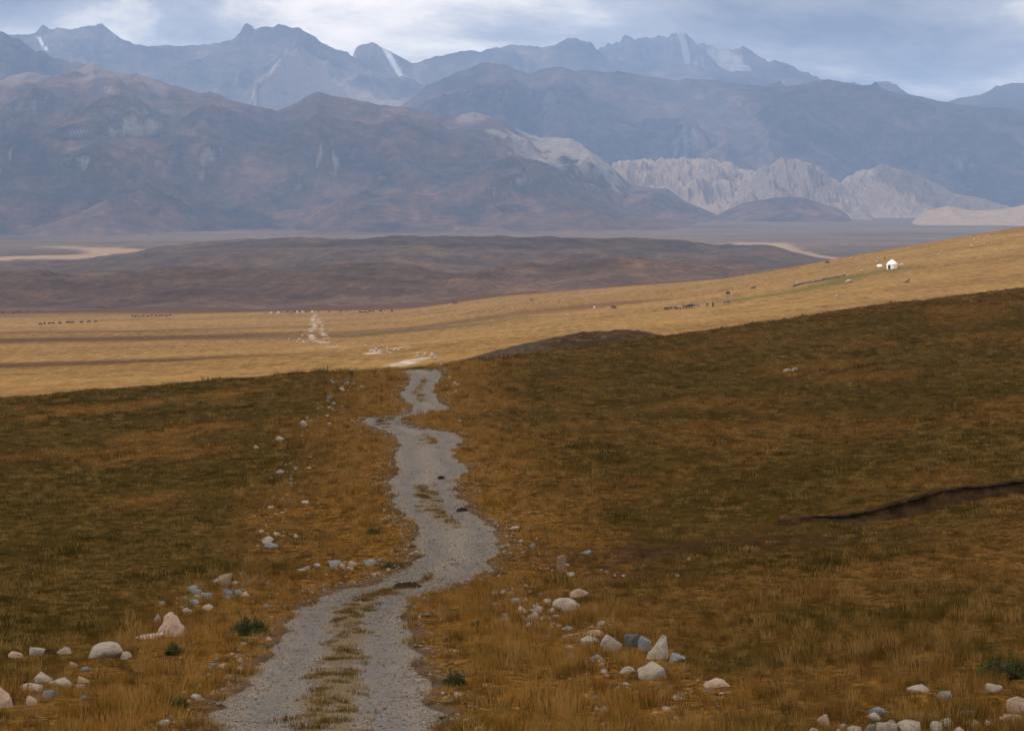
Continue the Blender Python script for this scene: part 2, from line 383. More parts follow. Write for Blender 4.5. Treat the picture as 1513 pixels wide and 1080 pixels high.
def mat_plain_colour(name, c, v=0.25, scale=4.0, rough=0.85):
    m = Mat(name); n = m.noise(m.pos((1, 1, 1), 'Object'), scale, 4)
    d = tuple(x * (1 - v) for x in c)
    return m.principled(m.mix(m.map(n, 0.35, 0.65), c, d), rough, m.bump(n, 0.2, 0.03), 0.2)
MT = dict(turf=mat_turf(), plain=mat_plain(), road=mat_road(), blade=mat_blade(),
    low=mat_hills('shaded_brown_heath', (0.100, 0.058, 0.035), (0.20, 0.118, 0.066), (0.045, 0.028, 0.019), 4.0),  # dark browns also stand in for cloud shade left off these hills
    table=mat_hills('table_land', (0.072, 0.046, 0.031), (0.17, 0.105, 0.06), (0.036, 0.026, 0.021), 2.5),  # dark tone replaces cloud shade on table land and far plain
    big=mat_hills('russet_mountain', (0.058, 0.040, 0.031), (0.23, 0.125, 0.074), (0.026, 0.022, 0.019), 1.0, ((0.09, 0.075, 0.065), (0.52, 0.42, 0.34)), 0.45),  # dark slopes carry part of the cloud shade in their colour
    rock=mat_hills('pale_rock', (0.33, 0.23, 0.15), (0.40, 0.29, 0.19), (0.26, 0.18, 0.12), 2.0, ((0.05, 0.038, 0.031), (0.43, 0.315, 0.225)), 0.54),
    blue=mat_hills('far_mountain', (0.085, 0.060, 0.048), (0.25, 0.155, 0.105), (0.045, 0.036, 0.031), 0.6, ((0.22, 0.20, 0.19), (0.36, 0.33, 0.31)), 0.35),
    alp=mat_hills('alpine_rock', (0.10, 0.08, 0.068), (0.31, 0.225, 0.17), (0.055, 0.047, 0.042), 0.5, ((0.20, 0.16, 0.135), (0.66, 0.50, 0.39)), 0.4),  # bright rock tone also paints a sunlit mountain face
    pale_stone=mat_stone('pale_stone', (0.30, 0.255, 0.205), (0.45, 0.39, 0.325), (0.12, 0.095, 0.07)),
    pink_stone=mat_stone('pink_stone', (0.40, 0.28, 0.205), (0.50, 0.375, 0.29), (0.22, 0.145, 0.10)),
    blue_stone=mat_stone('blue_stone', (0.15, 0.175, 0.185), (0.24, 0.265, 0.265), (0.09, 0.10, 0.11)),
    road_stone=mat_stone('road_stone', (0.15, 0.13, 0.115), (0.25, 0.22, 0.19), (0.12, 0.10, 0.09)),
    dark_stone=mat_stone('dark_stone', (0.035, 0.036, 0.042), (0.07, 0.072, 0.078), (0.02, 0.02, 0.022)),
    brown_stone=mat_stone('brown_stone', (0.20, 0.13, 0.085), (0.27, 0.19, 0.13), (0.10, 0.065, 0.045)),
    mud=mat_plain_colour('dark_mud', (0.02, 0.016, 0.013)),
    shrub=mat_plain_colour('shrub_leaf', (0.062, 0.070, 0.016), 0.45, 9.0),
    felt=mat_plain_colour('white_felt', (0.84, 0.83, 0.80), 0.06), wood=mat_plain_colour('weathered_wood', (0.22, 0.14, 0.08), 0.4),
    darkwood=mat_plain_colour('dark_wood', (0.05, 0.035, 0.025)), cloth=mat_plain_colour('dark_cloth', (0.02, 0.02, 0.024)), skin=mat_plain_colour('skin', (0.36, 0.22, 0.15)),
    bay=mat_plain_colour('bay_coat', (0.11, 0.045, 0.022)), blackcoat=mat_plain_colour('black_coat', (0.018, 0.015, 0.014)), greycoat=mat_plain_colour('grey_coat', (0.13, 0.14, 0.16)), whitecoat=mat_plain_colour('white_coat', (0.70, 0.66, 0.60)),
)
def mat_bank():
    m = Mat('bank_soil'); p = m.pos(); n = m.noise(p, 1.6, 6, 0.7); n2 = m.noise(p, 9.0, 4, 0.7)
    c = m.mix(m.map(n, 0.36, 0.64), (0.018, 0.011, 0.005), (0.060, 0.036, 0.015)); c = m.mix(m.map(n2, 0.55, 0.72, 0, 0.6), c, (0.13, 0.085, 0.05))
    return m.principled(c, 1.0, m.bump(n2, 0.8, 0.05, m.bump(n, 0.6, 0.12)), 0.0)
MT['bank'] = mat_bank()
def mat_cloud():
    m = Mat('shade_cloud'); d = m.N('ShaderNodeBsdfDiffuse'); t = m.N('ShaderNodeBsdfTranslucent')
    d.inputs[0].default_value = (0.93, 0.94, 0.95, 1); t.inputs[0].default_value = (0.93, 0.94, 0.95, 1)
    mx = m.N('ShaderNodeMixShader'); mx.inputs[0].default_value = 0.5; m.K(d.outputs[0], mx.inputs[1]); m.K(t.outputs[0], mx.inputs[2])
    tr = m.N('ShaderNodeBsdfTransparent'); m2 = m.N('ShaderNodeMixShader'); m2.inputs[0].default_value = 0.42; m.K(mx.outputs[0], m2.inputs[1]); m.K(tr.outputs[0], m2.inputs[2]); m.K(m2.outputs[0], m.out.inputs[0])
    return m.m
MT['shade_cloud'] = mat_cloud()

# ------------------------------------------------------------------ mesh helpers
def mesh_np(name, V, Q, mat, smooth=True, attrs=None):
    """V (n,3), Q (m,3 or 4)"""
    V = np.asarray(V, np.float32); Q = np.asarray(Q, np.int32); k = Q.shape[1]
    me = bpy.data.meshes.new(name)
    me.vertices.add(len(V)); me.vertices.foreach_set('co', V.ravel())
    me.loops.add(Q.size); me.loops.foreach_set('vertex_index', Q.ravel())
    me.polygons.add(len(Q)); me.polygons.foreach_set('loop_start', np.arange(len(Q), dtype=np.int32) * k)
    try: me.polygons.foreach_set('loop_total', np.full(len(Q), k, np.int32))
    except Exception: pass
    me.update(calc_edges=True)
    me.polygons.foreach_set('use_smooth', np.full(len(Q), smooth, bool))
    for n, a in (attrs or {}).items():
        at = me.attributes.new(n, 'FLOAT', 'POINT'); at.data.foreach_set('value', np.asarray(a, np.float32))
    if mat: me.materials.append(mat)
    return me
def link(name, me, parent=None, **tags):
    o = bpy.data.objects.new(name, me); C.objects.link(o)
    if parent: o.parent = parent
    for k, v in tags.items(): o[k] = v
    return o
def empty(name, loc, rz=0, **tags):
    o = bpy.data.objects.new(name, None); C.objects.link(o); o.location = loc; o.rotation_euler = (0, 0, rz); o.empty_display_size = 0.2
    for k, v in tags.items(): o[k] = v
    return o
def grid_faces(nr, nc, wrap=False):
    i, j = np.meshgrid(np.arange(nr - 1), np.arange(nc if wrap else nc - 1), indexing='ij'); j2 = (j + 1) % nc
    return np.stack([i * nc + j, i * nc + j2, (i + 1) * nc + j2, (i + 1) * nc + j], -1).reshape(-1, 4)

# ------------------------------------------------------------------ field patches (vegetation, not shade)
def zone_attrs(x, y):
    D = np.hypot(x, y)
    sd = np.full(x.shape, 99.0); q = (D < 260)
    if q.any():
        sdq = np.concatenate([poly_dist(a, b, ROADPOLY[::3]) for a, b in zip(np.array_split(x[q], 8), np.array_split(y[q], 8))]); sd[q] = sdq
    side = x - np.interp(y, CENTY, CENTX)
    wl = 2.6 + 0.018 * D + 1.2 * noise(x / 5, y / 7, 51); wr = 2.4 + 0.015 * D + 1.3 * noise(x / 5, y / 7, 52)
    w = np.where(side < 0, wl, wr)
    verge = 1 - sstep(w * 0.25, w * 1.9, sd + 0.8 * fbm(x / 1.6, y / 2.2, 2, 55))
    patch = fbm(x / 11, y / 20, 4, 53); fine = fbm(x / 2.2, y / 3.0, 3, 54)
    left = side < 0
    # left field: olive with tan humps; right hillside: russet brown with olive drifts, taller straw near the foot
    gold = verge * (0.78 + 0.5 * fine) + (1 - verge) * np.where(left, 0.05 + 0.55 * sstep(0.08, 0.42, patch), 0.06 + 0.30 * sstep(0.05, 0.45, patch) + 0.32 * (1 - sstep(38, 62, D)))
    green = (1 - verge) * np.where(left, 0.85 - 0.85 * sstep(0.0, 0.38, patch), 0.68 - 0.62 * sstep(-0.12, 0.32, patch) - 0.25 * (1 - sstep(38, 62, D))) + 0.45 * sstep(0.05, 0.35, fine)
    return np.clip(gold, 0, 1), np.clip(green, 0, 1), verge, sd, side
_o = np.argsort(((EL + ER) / 2)[:, 1]); CENTY = ((EL + ER) / 2)[_o, 1]; CENTX = ((EL + ER) / 2)[_o, 0]
_k = np.ones(25) / 25; CENTX = np.convolve(np.pad(CENTX, 12, mode='edge'), _k, 'valid')

# ------------------------------------------------------------------ ground sheet, split into its stretches
LIT_TRACKS = []
def build_ground():
    half = math.atan((757 + 170) / F)
    inner = np.arctan(np.linspace(-(757 + 170), 757 + 170, 600) / F)
    outer = half + (math.pi - half) * (np.linspace(0, 1, 44)[1:] ** 1.7)
    th = np.concatenate([-outer[::-1][1:], inner, outer[:]])       # wraps at pi
    rad = np.concatenate([np.geomspace(0.6, 18, 40, endpoint=False), np.geomspace(18, 255, 540, endpoint=False),
                          np.geomspace(255, 3300, 400, endpoint=False), np.geomspace(3300, 26000, 80)])
    nc = len(th); TH, RR = np.meshgrid(th, rad)
    x = (RR * np.sin(TH)).ravel(); y = (RR * np.cos(TH)).ravel(); z = h(x, y)
    gold, green, verge, sd, side = zone_attrs(x, y)
    soil = np.zeros_like(x); D = np.hypot(x, y)
    q = (D < 130) & (D > 25)
    d, s = poly_dist(x[q], y[q], SCARP, False)
    fade = sstep(SCARP[0][0] - 0.5, SCARP[0][0] + 3.0, x[q])
    so = fade * (1 - sstep(0.25, 0.75 + 0.55 * noise(x[q] / 1.6, y[q] / 1.6, 60), d)) * np.where(s > 0, 1 - sstep(0, 0.18, d), 1.0)
    tail = np.exp(-(((x[q] - SCARP[0][0] + 1.5) / 6.0) ** 2 + ((y[q] - SCARP[0][1] + 3.0 - 0.25 * (x[q] - SCARP[0][0])) / 2.0) ** 2)) * 0.95
    soil[q] = np.maximum(so, tail)
    hx = HOLLOW; soil = np.maximum(soil, 0.7 * np.exp(-(((x - hx[0]) / 2.4) ** 2 + ((y - hx[1]) / 1.6) ** 2)))
    soil = np.maximum(soil, 0.25 * (1 - sstep(-0.05, 0.25, sd)))
    gedge = 0.8 * (1 - sstep(0.0, 0.22 + 0.5 * np.clip(noise(x / 1.5, y / 1.5, 63), 0, 1), sd))
    m, rr = mound(x, y); gravel = np.clip((1 - sstep(0.86, 1.05, rr + 0.08 * noise(x / 2, y / 2, 61))), 0, 1) * (D < 300)
    gravel = np.maximum(gravel, gedge)
    V = np.stack([x, y, z], 1)
    # plain: green seep lines, cloud shade bands painted in brown, the far stretch of the track
    X = CX + F * x / np.maximum(y, 1); Y = HY - F * z / np.maximum(y, 1)
    gl = np.zeros_like(x); shade_band = np.zeros_like(x); track = np.zeros_like(x)
    w = (D > 230) & (y > 0) & (np.abs(x) < 0.5 * y)
    gpts = [gp(a, b, 260, 1500) for a, b in [(520,497),(600,489),(680,482),(760,471)]]
    gd, _ = poly_dist(x[w], y[w], gpts, False); gl[w] = np.exp(-(gd / 9.0) ** 2) * sstep(-0.3, 0.3, noise(x[w] / 60, y[w] / 30, 71) + 0.25)
    g2 = [gp(a, b, 300, 1000) for a, b in [(1090,443),(1180,430),(1260,408),(1310,400)]]
    gd, _ = poly_dist(x[w], y[w], g2, False); gl[w] = np.maximum(gl[w], 0.75 * np.exp(-(gd / 10.0) ** 2))
    hb = [((0, 503), (250, 500), (480, 494), (700, 472), (900, 450), 32), ((0, 540), (180, 534), (330, 528), 18), ((0, 492), (220, 488), (420, 484), 26)]
    for band in hb:
        pts = [gp(a, b, 260, 1500) for a, b in band[:-1]]
        gd, _ = poly_dist(x[w], y[w], pts, False); ww = band[-1] * (1 + 0.6 * noise(x[w] / 120, y[w] / 60, 72))
        shade_band[w] = np.maximum(shade_band[w], 0.62 * (1 - sstep(0.15, 1.5, gd / np.maximum(ww, 4) + 0.6 * fbm(x[w] / 40, y[w] / 30, 3, 79))))
    shade_band = np.where(D > 1250, np.maximum(shade_band, sstep(1330, 1480, D + 60 * noise(x / 150, y / 100, 73))), shade_band)  # far edge darkened in colour, as cloud shade before the hills
    for pts, wid in TRACKS:
        gd, _ = poly_dist(x[w], y[w], pts, False)
        track[w] = np.maximum(track[w], (1 - sstep(wid * 0.7, wid * 1.3, gd + 1.6 * noise(x[w] / 5, y[w] / 12, 74))) * sstep(-0.25, 0.2, noise(x[w] / 7, y[w] / 14, 75) + (0.4 if wid > 1.5 else 0.0)))
    tan = np.zeros_like(x); w3 = (D > 2400) & (D < 5600) & (y > 0) & (np.abs(x) < 0.45 * y)  # pale strips that paint sunlight on the table land and far plain
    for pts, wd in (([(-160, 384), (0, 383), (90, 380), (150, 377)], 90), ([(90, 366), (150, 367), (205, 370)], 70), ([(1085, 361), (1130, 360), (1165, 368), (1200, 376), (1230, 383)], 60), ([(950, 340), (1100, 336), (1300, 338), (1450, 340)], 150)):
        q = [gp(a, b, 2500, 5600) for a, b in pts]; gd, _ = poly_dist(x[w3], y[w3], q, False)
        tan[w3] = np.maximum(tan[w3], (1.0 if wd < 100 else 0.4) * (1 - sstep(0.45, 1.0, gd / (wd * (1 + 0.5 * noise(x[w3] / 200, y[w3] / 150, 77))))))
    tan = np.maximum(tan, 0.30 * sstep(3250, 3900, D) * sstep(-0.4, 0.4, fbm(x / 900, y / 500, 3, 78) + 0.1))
    A = dict(tan=tan, gold=gold, green=np.where(D < 230, green, gl), soil=soil, gravel=gravel, shade_band=shade_band, track=track)
    def band(name, r0, r1, mat, keys):
        i0, i1 = np.searchsorted(rad, r0), np.searchsorted(rad, r1) + 1
        i1 = min(i1, len(rad)); sl = slice(i0 * nc, i1 * nc)
        me = mesh_np(name, V[sl], grid_faces(i1 - i0, nc, True), mat, True, {k: A[k][sl] for k in keys})
        link(name, me, kind='structure')
    band('ground', 0, 262, MT['turf'], ('gold', 'green', 'soil', 'gravel'))
    band('valley_plain', 262, 1560, MT['plain'], ('green', 'shade_band', 'track'))
    band('brown_hills', 1560, 2250, MT['low'], ())
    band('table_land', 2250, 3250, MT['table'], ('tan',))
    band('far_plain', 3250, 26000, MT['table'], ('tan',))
_t = [[(630,528),(600,535),(583,541)], [(600,512),(560,517),(548,523)], [(505,516),(480,510),(462,502),(458,492),(465,482),(462,472),(466,464)], [(482,500),(474,490),(476,480),(468,470)]]
TRACKS = [([gp(a, b, 270, 1500) for a, b in t], w) for t, w in zip(_t, (2.2, 1.8, 1.1, 0.9))]
build_ground()

def scarp_face():
    P = catmull(SCARP, 60); P = ragged(P, 0.10, 47); t = np.gradient(P, axis=0); t /= np.hypot(t[:, 0], t[:, 1])[:, None]; nrm = np.stack([t[:, 1], -t[:, 0]], 1)   # towards the low side
    up = P - nrm * 0.25; lo = P + nrm * 0.75; zu = h(up[:, 0], up[:, 1]); zl = h(lo[:, 0], lo[:, 1]); s_ = np.arange(len(P)) * 0.12
    fade = sstep(SCARP[0][0] - 0.5, SCARP[0][0] + 7.0, P[:, 0]); dz = (zu - zl)
    prof = [(-0.30, 1.00), (-0.04, 1.03), (0.12, 1.04), (0.20, 0.94), (0.10, 0.82), (0.08, 0.62), (0.16, 0.42), (0.30, 0.22), (0.52, 0.06), (0.85, -0.10)]
    V = []
    for k, (d, f) in enumerate(prof):
        w = 0.06 * noise(s_ / 0.5, s_ * 0 + k * .37, 48) + 0.10 * noise(s_ / 1.7, s_ * 0 + k * .15, 49); w = w * (1.0 if 1 < k < 9 else 0.2)
        q = P + nrm * (d * (0.4 + 0.6 * fade) + w)[:, None]; V.append(np.stack([q[:, 0], q[:, 1], zl + dz * f + 0.02 * noise(s_ / .3, s_ * 0 + k, 50) - (0.03 if k in (0, 9) else 0)], 1))
    keep = np.nonzero(fade > 0.12)[0]; V = np.stack(V)[:, keep]
    link('earth_bank', mesh_np('earth_bank', V.reshape(-1, 3), grid_faces(len(prof), len(keep))[:, ::-1], MT['bank'], True), kind='structure')
scarp_face()

# ------------------------------------------------------------------ hills and mountains
KM = 1.5
def polyline(P, X): return np.interp(X, [p[0] for p in P], [p[1] for p in P])
def blob(XX, TT, cx, ct, wx, wt): return np.exp(-(((XX - cx) / wx) ** 2 + ((TT - ct) / wt) ** 2))
def mountain(name, sil, D0, D1, D2, mat, nx=420, nt=90, x0=None, x1=None, prof=1.5, spur=0.3, wl=900, rough=0.05, seed=0, wob=0.10, edge=60, crag=0.0, snow=None, rock=None, crestn=1.0, craggy=None, km=1.5):
    """sil: crest as photo columns and rows; foot at depth D0, crest near D1, back foot D2"""
    D0, D1, D2, wl = D0 * km, D1 * km, D2 * km, wl * km
    x0 = x0 if x0 is not None else sil[0][0]; x1 = x1 if x1 is not None else sil[-1][0]
    X = np.linspace(x0, x1, nx); ys = polyline(sil, X)
    dw = wob * fbm(X / 220.0, X * 0 + .5, 3, seed + 5)
    d0 = D0 * (1 + 0.5 * dw); d1 = D1 * (1 + dw)
    zc = (HY - ys) / F * d1
    t = np.concatenate([np.linspace(0, 1, nt), 1 + np.linspace(0, 1, nt // 4 + 1)[1:]])
    TT, XX = np.meshgrid(t, X, indexing='ij')
    Dm = np.where(TT <= 1, d0 + (d1 - d0) * TT, d1 + (D2 - D1) * (TT - 1))
    x = (XX - CX) / F * Dm; y = Dm
    zg = table_z(x, y) - 8
    tt = np.clip(TT, 0, 1); up = np.where(TT <= 1, tt ** prof, np.clip(2 - TT, 0, 1) ** 0.8)
    H = np.maximum(zc - (table_z((X - CX) / F * d1, d1) - 8), 1.0)
    wx = x + wl * 0.35 * fbm(x / wl, y / wl, 2, seed + 9); 
    rg = ridged(wx / wl, y / (wl * 2.4) + seed, 5, seed) - 0.5
    fine = fbm(x / (wl * 0.16), y / (wl * 0.2), 4, seed + 2)
    env = np.where(TT <= 1, np.sin(np.pi * np.clip(tt, 0, 1)) ** 0.8, 0.5)
    z = zg + H * up + H * (spur * rg * env * 1.6 + rough * fine * (0.35 * crestn + env) * np.clip(TT * 4, 0, 1))
    z = z + H * crag * (ridged(x / (wl * 0.42) + 0.4 * fine, y / (wl * 0.9) + TT * 0.6, 5, seed + 12, 0.62) - 0.45) * np.clip(TT * 3, 0, 1) * np.clip((1.25 - TT) * 4, 0, 1) * (craggy(XX, TT) if craggy else 1.0) * (1 - (0.7 if crag > 0.2 else 0.45) * np.exp(-((TT - 1) / 0.12) ** 2))
    sm = H * rough * 0.6 * crestn * ridged(x / (wl * 0.12), x * 0 + seed, 3, seed + 3) * np.exp(-((TT - 1) / 0.06) ** 2)
    z = z + sm
    fe = np.clip(np.minimum((XX - x0) / edge, (x1 - XX) / edge), 0, 1); fe = fe * fe * (3 - 2 * fe)
    z = zg + (z - zg) * fe - 6 * (1 - fe)
    att = dict(rockable=np.ones(x.size)); snowv = np.zeros(x.shape); rk = np.zeros(x.shape)
    if rock is not None: rk = rock(XX, TT, x, y, rg, fine)
    if snow is not None: snowv = snow(XX, TT, x, y, rg, fine)
    att['rock_or_sunlit'] = np.clip(rk, 0, 1).ravel(); att['snow'] = np.clip(snowv, 0, 1).ravel()
    me = mesh_np(name, np.stack([x.ravel(), y.ravel(), z.ravel()], 1), grid_faces(len(t), nx)[:, ::-1], mat, True, att)
    return link(name, me, kind='structure')
mountain('russet_mountain', [(-500,190),(-250,150),(0,119),(40,112),(100,107),(150,107),(200,113),(240,122),(290,138),(340,150),(380,160),(410,165),(430,157),(450,145),(470,138),(500,144),(530,150),(560,157),(600,160),(640,172),(660,178),(700,171),(730,177),(760,190),(800,205),(840,206),(870,221),(900,245),(930,273),(955,279),(985,281),(1010,298),(1050,312),(1110,326)],
    3500, 5300, 6500, MT['big'], 820, 150, prof=1.35, spur=0.34, wl=500, rough=0.022, seed=21, crag=0.38, craggy=lambda XX, TT: np.clip(0.8 * blob(XX, TT, 835, 0.86, 95, 0.22) + blob(XX, TT, 130, 0.98, 120, 0.06) * .5 + blob(XX, TT, 705, 1.0, 40, 0.06) * .6 + .10, 0, 1), wob=0.05, edge=70,
    rock=lambda XX, TT, x, y, rg, f: 0.85 * sstep(0.32, 0.62, blob(XX, TT, 835, 0.86, 100, 0.22) * (1 + 2.2 * f)) + sstep(0.3, 0.7, blob(XX, TT, 130, 0.98, 120, 0.07) * (1 + 1.8 * f)) * 0.5 + 0.6 * sstep(0.4, 0.8, blob(XX, TT, 705, 1.0, 40, 0.06) * (1 + 1.8 * f)))
mountain('rock_hill', [(880,300),(905,243),(930,240),(1000,237),(1060,240),(1095,249),(1130,262),(1170,285),(1210,312)], 5100, 5900, 6400, MT['rock'], 220, 70, prof=0.9, spur=0.34, wl=150, rough=0.06, seed=33, crag=0.30, wob=0.03, edge=25)
mountain('rock_hill', [(1060,315),(1100,268),(1125,250),(1160,236),(1185,239),(1205,248),(1240,270),(1270,296),(1300,318)], 4900, 5500, 6000, MT['rock'], 220, 70, prof=0.95, spur=0.34, wl=130, rough=0.06, seed=38, crag=0.30, wob=0.03, edge=20,
    rock=lambda XX, TT, x, y, rg, f: sstep(-0.1, 0.3, f + 0.3))
mountain('rock_hill', [(1215,312),(1245,268),(1270,254),(1305,245),(1335,251),(1370,268),(1410,288),(1450,294),(1490,306),(1520,320)], 5200, 5800, 6300, MT['rock'], 240, 70, prof=0.95, spur=0.32, wl=140, rough=0.055, seed=45, crag=0.30, wob=0.03, edge=25,
    rock=lambda XX, TT, x, y, rg, f: 0.8 * sstep(-0.1, 0.3, f + 0.2))
mountain('foothill', [(1040,325),(1100,300),(1150,292),(1180,291),(1230,306),(1270,322)], 4500, 4800, 5100, MT['big'], 120, 40, prof=0.9, spur=0.2, wl=140, rough=0.03, seed=51, wob=0.02, edge=25)
mountain('foothill', [(880,315),(930,290),(970,284),(1010,300),(1050,318)], 4400, 4700, 5000, MT['big'], 120, 40, prof=0.9, spur=0.2, wl=140, rough=0.03, seed=55, wob=0.02, edge=25)
mountain('pale_hill', [(1330,335),(1370,312),(1400,305),(1440,312),(1480,310),(1530,300),(1640,296),(1760,330)], 4100, 4500, 4900, MT['rock'], 160, 50, prof=0.85, spur=0.2, wl=170, rough=0.03, seed=58, wob=0.02, edge=30)
mountain('blue_mountain', [(480,250),(560,185),(595,155),(630,130),(680,106),(720,95),(750,98),(780,112),(820,99),(850,105),(900,106),(960,115),(1020,118),(1100,126),(1160,131),(1220,119),(1280,131),(1340,143),(1400,151),(1460,160),(1560,165),(1700,190),(1900,230)],
    6700, 9000, 10300, MT['blue'], 480, 110, prof=1.2, spur=0.32, wl=760, rough=0.02, km=1.25, seed=63, crag=0.06, wob=0.05, edge=80)
mountain('purple_mountain', [(-700,70),(-300,20),(-60,36),(0,49),(60,82),(140,104),(260,150),(360,200)], 6600, 8200, 9500, MT['blue'], 240, 80, prof=1.2, spur=0.2, wl=700, rough=0.025, km=1.25, seed=71, crag=0.08, wob=0.03, edge=60)
mountain('alpine_mountain', [(-400,70),(-150,66),(25,53),(60,51),(100,48),(140,41),(160,46),(185,65),(215,72),(300,72),(350,55),(380,48),(410,42),(440,44),(470,60),(510,85),(560,105),(600,118),(640,135),(720,190)],
    9500, 12000, 13300, MT['alp'], 460, 110, prof=1.2, spur=0.3, wl=1000, rough=0.03, km=1.15, seed=83, crag=0.08, wob=0.04, edge=60, rock=lambda XX, TT, x, y, rg, f: 0.9 * sstep(0.35, 0.75, blob(XX, TT, 500, 0.62, 130, 0.26) + 0.7 * f),  # mask paints the sunlit lower face as paler rock
    snow=lambda XX, TT, x, y, rg, f: sstep(0.5, 0.9, np.exp(-((XX - 52 - (1 - TT) * 110) / 3.5) ** 2) * sstep(0.80, 0.86, TT) * (TT < 0.98)) * sstep(-0.3, 0.1, f))
mountain('alpine_mountain', [(470,120),(510,75),(548,67),(580,82),(610,95),(640,88),(700,80),(740,70),(800,75),(850,60),(872,66),(900,90),(940,101),(1000,97),(1060,103),(1120,112),(1200,119),(1250,128),(1290,125),(1312,122),(1345,142),(1400,152),(1450,140),(1490,126),(1530,120),(1700,110),(1900,170)],
    10500, 13000, 14200, MT['alp'], 460, 90, prof=1.15, spur=0.28, wl=1000, rough=0.03, km=1.15, seed=91, crag=0.07, wob=0.03, edge=60,
    snow=lambda XX, TT, x, y, rg, f: sstep(0.45, 0.8, np.exp(-((XX - 570 - (1 - TT) * 330) / 10) ** 2) * sstep(0.78, 0.86, TT) + 0.5 * f) * (XX < 640) * (XX > 560) * (TT < 1.02))
mountain('snow_mountain', [(820,130),(880,80),(920,66),(960,62),(1010,57),(1030,68),(1060,75),(1100,76),(1130,92),(1190,110),(1260,140),(1320,170)],
    12500, 14500, 15500, MT['alp'], 260, 80, prof=1.1, spur=0.25, wl=900, rough=0.05, km=1.12, seed=97, crag=0.08, wob=0.02, edge=50,
    snow=lambda XX, TT, x, y, rg, f: 0.38 * sstep(0.42, 0.66, blob(XX + (TT - 0.9) * 220, TT, 1080, 0.91, 34, 0.12) + 0.9 * np.exp(-((XX - 1008 - (0.97 - TT) * 90) / 7) ** 2) * sstep(0.7, 0.8, TT) + 0.25 * f))

# ------------------------------------------------------------------ near road sheet
def strip_presence(v, k):
    return v
def build_road():
    n = len(EL); m = 22
    t = np.linspace(0, 1, m)
    x = EL[:, :1] * (1 - t) + ER[:, :1] * t; y = EL[:, 1:] * (1 - t) + ER[:, 1:] * t
    xr, yr = x.ravel(), y.ravel()
    z = h(xr, yr, road=False)
    V = np.broadcast_to(t, (n, m)).ravel()
    rut = -0.075 * (np.exp(-((V - 0.24) / 0.13) ** 2) + np.exp(-((V - 0.76) / 0.13) ** 2))
    z = z - 0.045 + rut + 0.012 * noise(xr / 0.35, yr / 0.5, 81)
    k = np.broadcast_to(np.linspace(0, len(PAIRS) - 1, n)[:, None], (n, m)).ravel()
    D = np.hypot(xr, yr)
    pres = np.interp(k, [0, 8, 10, 12.5, 13.2, 15.2, 16, 18.5, 19.3, 22.3, 23, 23.6, 24.2, 26, 27, 28, 29, 31.5, 32, 34.5, 35.5, 38], [1, 1, .55, .1, 0, 0, .9, .9, 0, 0, .8, .8, 0, 0, .8, .8, 0, 0, .75, .75, 0, 0])
    strip = pres * np.exp(-((V - 0.5 - 0.03 * noise(k, k * 0, 82)) / 0.13) ** 4)
    me = mesh_np('road', np.stack([xr, yr, z], 1), grid_faces(n, m)[:, ::-1], MT['road'], True, dict(strip=strip, rut=np.exp(-((V - 0.25) / 0.12) ** 2) + np.exp(-((V - 0.75) / 0.12) ** 2), edge=np.clip(np.abs(V - 0.5) * 2, 0, 1) ** 6))
    link('gravel_road', me, kind='structure')
    return xr.reshape(n, m), yr.reshape(n, m), z.reshape(n, m), strip.reshape(n, m)
RX, RY, RZ, RS = build_road()
def on_road(k, v):
    i = np.clip(k, 0, len(RX) - 1.001); a = i.astype(int); f = i - a; j = np.clip(v * (RX.shape[1] - 1), 0, RX.shape[1] - 1.001); b = j.astype(int); g = j - b
    S = lambda A: (A[a, b] * (1 - f) + A[a + 1, b] * f) * (1 - g) + (A[a, b + 1] * (1 - f) + A[a + 1, b + 1] * f) * g
    return S(RX), S(RY), S(RZ), S(RS)

